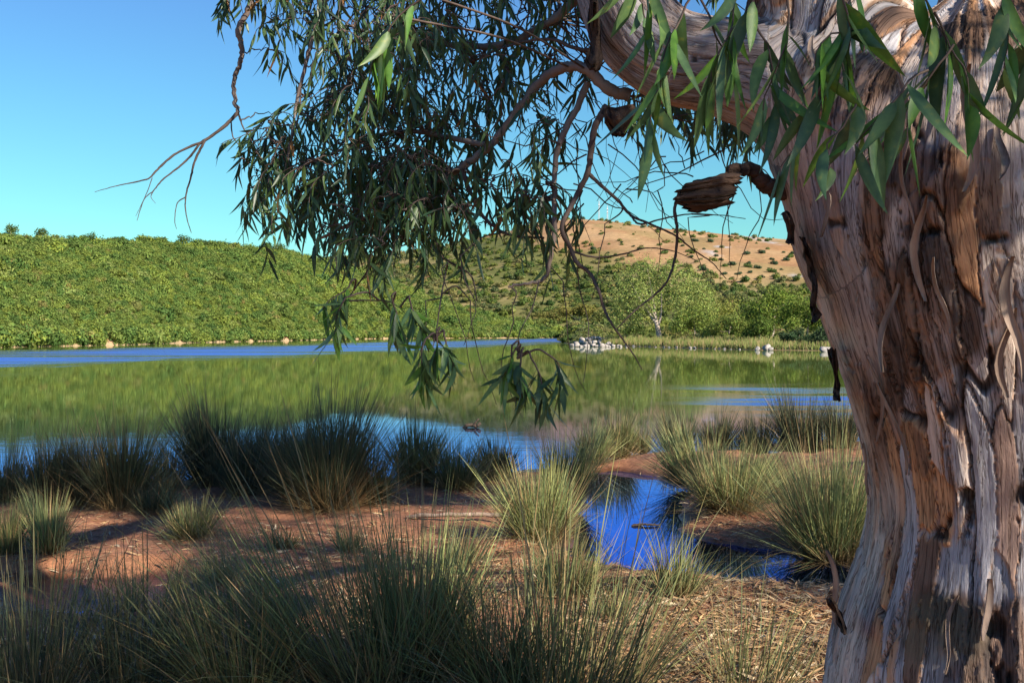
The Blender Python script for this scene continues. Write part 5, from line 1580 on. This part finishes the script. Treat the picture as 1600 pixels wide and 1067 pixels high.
TUS = [ # px, py of the foot, height px, half width px, blades, spread, upright, side lean, green raised for sun and lowered for shade, label
    (560, 1105, 330, 300, 1000, .62, 0, (-.35, 0), 1.0, 'large foreground tussock fanning long blades to the lower left'),
    (655, 1075, 235, 150, 1500, .30, 0, (.02, 0), 1.6, 'upright sunlit tussock in the middle of the bottom edge'),
    (880, 1135, 285, 330, 760, .50, 0, (.12, 0), 1.0, 'wide thin tussock fanning up before the leaf litter'),
    (1055, 950, 105, 70, 240, .32, 0, (0, 0), 1.2, 'small sparse tuft at the near edge of the pool'),
    (880, 940, 110, 90, 420, .5, 0, (.1, 0), 1.05, 'low spreading tuft left of the near pool edge'),
    (845, 848, 118, 85, 1500, .36, 0, (-.04, 0), 1.9, 'bushy yellow-green tussock left of the pool, brightest of all'),
    (885, 780, 105, 70, 900, .34, 0, (.03, 0), 1.1, 'dull green tussock right behind the bright yellow-green one'),
    (1140, 803, 102, 100, 1500, .58, 0, (-.03, 0), 1.55, 'round spiky tussock on the far right bank of the pool'),
    (1090, 752, 92, 85, 900, .52, 0, (-.12, 0), 1.75, 'pale spiky tussock leaning left above the pool head'),
    (1195, 770, 58, 60, 450, .5, 0, (.05, 0), .9, 'dark tussock between the two spiky pool tussocks and the trunk'),
    (1300, 855, 172, 105, 1700, .46, 0, (-.06, 0), 1.45, 'tall shaggy tussock touching the left side of the trunk'),
    (1250, 790, 80, 70, 550, .5, 0, (-.05, 0), .9, 'dark green tussock behind the shaggy one by the trunk'),
    (1060, 698, 66, 48, 700, .32, 0, (0, 0), .7, 'leftmost dark tussock of the right lake bank'),
    (1120, 697, 62, 48, 700, .32, 0, (0, 0), .65, 'second dark tussock of the right lake bank'),
    (1180, 700, 66, 50, 700, .32, 0, (0, 0), .65, 'third dark tussock of the right lake bank'),
    (1250, 702, 98, 62, 1100, .34, 0, (0, 0), .65, 'tallest dark tussock of the right lake bank'),
    (1315, 705, 78, 50, 700, .32, 0, (0, 0), .65, 'dark lake bank tussock cut off by the trunk'),
    (965, 712, 70, 42, 700, .28, 0, (0, 0), .95, 'soft green tussock at the pool head by the lake'),
    (925, 722, 66, 40, 600, .38, 0, (.05, 0), 1.8, 'small yellowish tussock left of the pool head'),
    (1000, 700, 50, 34, 350, .34, 0, (0, 0), .8, 'little green tussock between pool head and dark bank'),
    (10, 785, 90, 55, 800, .34, 0, (0, 0), .7, 'dark tussock at the left edge on the lake shore'),
    (78, 790, 112, 62, 1100, .32, 0, (0, 0), .65, 'dark lake shore tussock second from the left edge'),
    (190, 800, 138, 68, 1500, .32, 0, (0, 0), .65, 'dark tussock left of the gap of blue water'),
    (335, 762, 125, 78, 1500, .40, 0, (0, 0), .65, 'rounded dark tussock right of the gap of blue water'),
    (425, 772, 110, 60, 1000, .36, 0, (0, 0), .6, 'dark tussock between the rounded one and the tallest'),
    (515, 800, 178, 88, 2000, .34, 0, (0, 0), .75, 'tallest dark tussock of the lake shore row'),
    (575, 790, 110, 60, 800, .5, 0, (.1, 0), .8, 'spreading tussock at the right foot of the tallest dark one'),
    (650, 762, 100, 58, 1000, .34, 0, (0, 0), .8, 'green-topped dark tussock against the blue water'),
    (715, 768, 80, 60, 800, .48, 0, (.05, 0), .9, 'low tussock left of the bright yellow-green one'),
    (775, 752, 66, 50, 700, .36, 0, (0, 0), .7, 'dark low tussock behind the bright yellow-green one'),
    (132, 792, 118, 55, 900, .34, 0, (0, 0), .65, 'dark tussock filling between second and third of the shore row'),
    (262, 770, 84, 42, 500, .34, 0, (0, 0), .65, 'small dark tussock standing in the gap of blue water'),
    (385, 778, 118, 58, 1000, .34, 0, (.02, 0), .6, 'dark tussock overlapping the rounded one on its right'),
    (470, 792, 140, 60, 1200, .34, 0, (-.02, 0), .65, 'dark tussock hugging the left side of the tallest'),
    (240, 805, 60, 60, 500, .55, 0, (0, 0), .7, 'low dark tussock at the foot of the gap of water'),
    (75, 872, 88, 40, 700, .24, 0, (0, 0), 1.8, 'small sunlit green tussock at the left margin'),
    (12, 872, 82, 36, 500, .26, 0, (0, 0), 1.2, 'sunlit green tussock cut by the left edge'),
    (300, 842, 76, 56, 600, .62, 0, (-.05, 0), .8, 'small dark hedgehog-like tussock on the red earth'),
    (208, 940, 92, 22, 70, .16, 0, (0, 0), 1.3, 'thin upright sprig on wet mud, left of the pair'),
    (252, 965, 100, 22, 70, .18, 0, (0, 0), 1.3, 'thin upright sprig on wet mud, right of the pair'),
    (275, 920, 52, 20, 80, .2, 0, (0, 0), 1.4, 'tiny bright sprig beside the two upright sprigs'),
    (128, 850, 22, 10, 40, .3, 0, (0, 0), 1.3, 'tiny grass sprout on the sunlit red earth'),
    (345, 905, 60, 50, 260, .6, 0, (0, 0), .8, 'shaggy low tuft on the shaded litter left of centre'),
    (440, 860, 46, 44, 220, .6, 0, (.1, 0), .8, 'flat dark tuft below the tallest shore tussock'),
    (545, 868, 50, 40, 220, .5, 0, (0, 0), .85, 'thin dark tuft left of the sunlit red earth'),
    (720, 890, 60, 50, 260, .5, 0, (.05, 0), .95, 'thin tuft below the weathered stick'),
    (960, 985, 70, 60, 160, .55, 0, (0, 0), 1.0, 'sparse tuft standing in the leaf litter'),
    (60, 1120, 260, 170, 620, .34, 0, (.05, 0), .75, 'thin dark rushes in the lower left corner'),
    (215, 1110, 230, 150, 640, .40, 0, (.05, 0), .75, 'thin dark rushes along the bottom left of centre'),
    (380, 1130, 230, 170, 950, .52, 0, (-.1, 0), .85, 'dark matted rushes left of the large foreground tussock'),
    (770, 1120, 210, 130, 560, .42, 0, (.1, 0), .8, 'shaded tussock between the upright one and the thin fan'),
    (1180, 1120, 190, 190, 240, .55, 0, (.2, 0), 1.05, 'sparse blades arching right toward the trunk base'),
]
foot = []
for k, (px, py, hp, wp, nb, sp, upr, side, grn, lab) in enumerate(TUS):
    g = G(px, py, 0.08)
    z = float(ground_z(np.array([g[0]]), np.array([g[1]]))[0])
    d = g[1]
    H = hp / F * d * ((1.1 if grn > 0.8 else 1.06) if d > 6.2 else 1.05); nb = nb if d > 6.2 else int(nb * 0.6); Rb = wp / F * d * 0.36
    rg = np.random.default_rng(1200 + k)
    root = ob('rush_tussock', None, label=lab, cat='rush tussock', group='rush tussocks on the bank')
    root.location = (g[0], g[1], max(z, -0.01) - 0.01)
    w = 0.0052 if d < 7 else (0.0052 if d < 11 else 0.0075)
    sp2 = sp * 1.0
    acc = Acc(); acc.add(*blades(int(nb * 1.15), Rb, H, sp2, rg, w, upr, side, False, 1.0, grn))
    ob('green_blades', acc.mesh('green_blades', M_RUSH), root)
    acc = Acc(); acc.add(*blades(max(12, int(nb * (0.26 if grn > 0.8 else 0.10))), Rb * 1.05, H * 0.95, sp2 * 1.1, rg, w, upr, side, True, 1.0))
    if nb > 300:
        acc.add(*blades(int(nb * 0.34), Rb * 1.3, H * 0.5, 1.0, rg, w, 0, (0, 0), True, 0.7))
    if d < 6.2 and k < 3:
        acc.add(*blades(46, Rb, H * 1.4, sp2 * 0.8, rg, 0.0062, upr, side, True, 2.0))
    ob('dry_blades', acc.mesh('dry_blades', M_RUSH), root)
    foot.append((g[0], g[1], wp / F * d))

tick('------------- litter')
# ------------------------------------------------------------------ litter, sticks and drift
rg = np.random.default_rng(66)
n = 60000
u_ = rg.random(n); py = 700 + 420 * rg.random(n) ** 0.75; px = rg.uniform(-80, 1420, n)
gg = G(px, py, 0.07).T
z = ground_z(gg[:, 0], gg[:, 1])
dens = 0.36 + 0.6 * fbm(gg[:, 0] * 1.2, gg[:, 1] * 1.2, o=3, seed=301)
dens += 0.75 * (1 - sst(0.6, 1.15, np.hypot((px - 1130) / 260, (py - 990) / 100)))
dens += 0.6 * (1 - sst(0.6, 1.1, np.hypot((px - 1190) / 190, (py - 845) / 40)))
keep = (z > 0.012) & (rg.random(n) < dens)
keep |= (rg.random(n) < 0.012) & (z > -0.03) & (z <= 0.0)
gp = np.stack([gg[:, 0], gg[:, 1], np.maximum(z, 0) + rg.uniform(0.003, 0.016, n)], -1)[keep]
m = len(gp)
a = rg.random(m) * 6.283
ax = np.stack([np.cos(a), np.sin(a), rg.normal(0, 0.16, m)], -1)
nr = np.stack([rg.normal(0, .35, m), rg.normal(0, .35, m), np.ones(m)], -1)
ax = unit(ax); nr = unit(nr - np.sum(nr * ax, 1, keepdims=True) * ax); sx = np.cross(ax, nr)
ln = rg.uniform(0.04, 0.115, m); wd = ln * rg.uniform(0.11, 0.2, m)
k = rg.random((m, 1))
lc = np.where(k < 0.55, (0.46, 0.30, 0.15), np.where(k < 0.8, (0.34, 0.19, 0.10), (0.50, 0.40, 0.26))) * rg.uniform(0.6, 1.2, (m, 1))
V, Fq, c = merge_leaves((gp, sx * wd[:, None], ax * ln[:, None], nr * wd[:, None]), TPL_LOW, rg, lc)
ob('leaf_litter', mk_mesh('leaf_litter', V, Fq, M_LITTER, c, True), label='fallen tan gum leaves scattered over the muddy bank', cat='leaf litter', kind='stuff')

# dead rush straw lying on the bank
n = 9000
px = rg.uniform(-60, 1350, n); py = 745 + 340 * rg.random(n) ** 0.6
gg = G(px, py, 0.07).T; z = ground_z(gg[:, 0], gg[:, 1])
near = np.min(np.array([np.hypot(gg[:, 0] - f[0], gg[:, 1] - f[1]) / max(f[2], .2) for f in foot]), 0)
keep = (z > 0.008) & (rg.random(n) < np.where(near < 1.3, 0.95, 0.35))
gg, z = gg[keep], z[keep]; m = len(gg)
a = rg.normal(0.3, 0.9, m); L_ = rg.uniform(0.08, 0.34, m)
p0 = np.stack([gg[:, 0], gg[:, 1], z + 0.006], -1)
dv = np.stack([np.cos(a), np.sin(a), np.zeros(m)], -1)
p2 = p0 + dv * L_[:, None]; p2[:, 2] = ground_z(p2[:, 0], p2[:, 1]) + rg.uniform(0.006, 0.05, m)
p1 = (p0 + p2) / 2 + [0, 0, 0.018]
wv = np.stack([-np.sin(a), np.cos(a), np.zeros(m)], -1) * 0.0022
V = np.stack([p0 - wv, p0 + wv, p1 - wv + [0, 0, .002], p1 + wv, p2 - wv * .4, p2 + wv * .4], 1).reshape(-1, 3)
i = np.arange(m)[:, None] * 6
Fq = np.concatenate([i + [0, 1, 3, 2], i + [2, 3, 5, 4]])
c = np.repeat(np.array((0.40, 0.29, 0.17)) * rg.uniform(0.45, 1.2, (m, 1)), 6, 0)
ob('dead_straw', mk_mesh('dead_straw', V, Fq, M_LITTER, c), label='dead rush straw lying between the tussocks', cat='straw', kind='stuff')

def stick(name, px, py, pts, r, label, cat, m=M_DRIFT, z=None, seed=0):
    g = G(px, py, 0.0)
    root_z = max(float(ground_z(np.array([g[0]]), np.array([g[1]]))[0]), 0.0) if z is None else z
    rg2 = np.random.default_rng(seed)
    acc = Acc()
    for p_, r_ in zip(pts, r):
        q = spline(np.array(p_, float), 6); q[1:-1] += rg2.normal(size=q[1:-1].shape) * r_ * 0.15
        rad = r_ * np.concatenate([[0.25], np.linspace(1, .8, len(q) - 2) * (1 + .12 * rg2.normal(size=len(q) - 2)), [0.2]])
        acc.add(*tube(q, rad, 7), (1, 1, 1))
    o = ob(name, acc.mesh(name, m), label=label, cat=cat)
    o.location = (g[0], g[1], root_z)
    return o
stick('driftwood', 740, 668, [[(-.16, 0, .02), (-.05, .02, .05), (.05, 0, .03), (.12, 0, .09)], [(0, 0, .04), (.05, 0, .11), (.10, 0, .16)], [(-.1, 0, .03), (-.2, .03, .0)]], [.035, .018, .02], 'dark snag of driftwood poking out of the lake', 'driftwood', z=0, seed=1)
stick('floating_bark', 1010, 822, [[(-.13, 0, .005), (-.05, .02, .012), (.04, 0, .014), (.12, .01, .006)], [(-.04, .02, .01), (-.02, .05, .02)]], [.011, .006], 'dark curl of bark floating in the pool', 'bark', z=0, seed=2)
stick('stick', 1010, 955, [[(-.28, 0, .02), (-.1, .03, .03), (.1, 0, .03), (.26, .02, .02)]], [.014], 'dark stick lying behind the thin fan of rushes', 'stick', seed=3)
stick('stick', 1204, 922, [[(-.06, 0, .02), (0, .02, .035), (.05, 0, .02)]], [.028], 'short black bark lump at the near pool edge', 'bark', seed=4)
stick('stick', 1390, 556 + 340, [[(-.3, 0, .02), (0, .03, .03), (.2, 0, .02)]], [.02], 'dark stick at the pool end beside the trunk', 'stick', seed=5)
stick('stick', 720, 838, [[(-.45, .1, .03), (-.1, 0, .06), (.25, .05, .05), (.5, 0, .03)]], [.02], 'weathered stick on the sunlit red earth', 'stick', M_STRIP, seed=6)

tick('end')
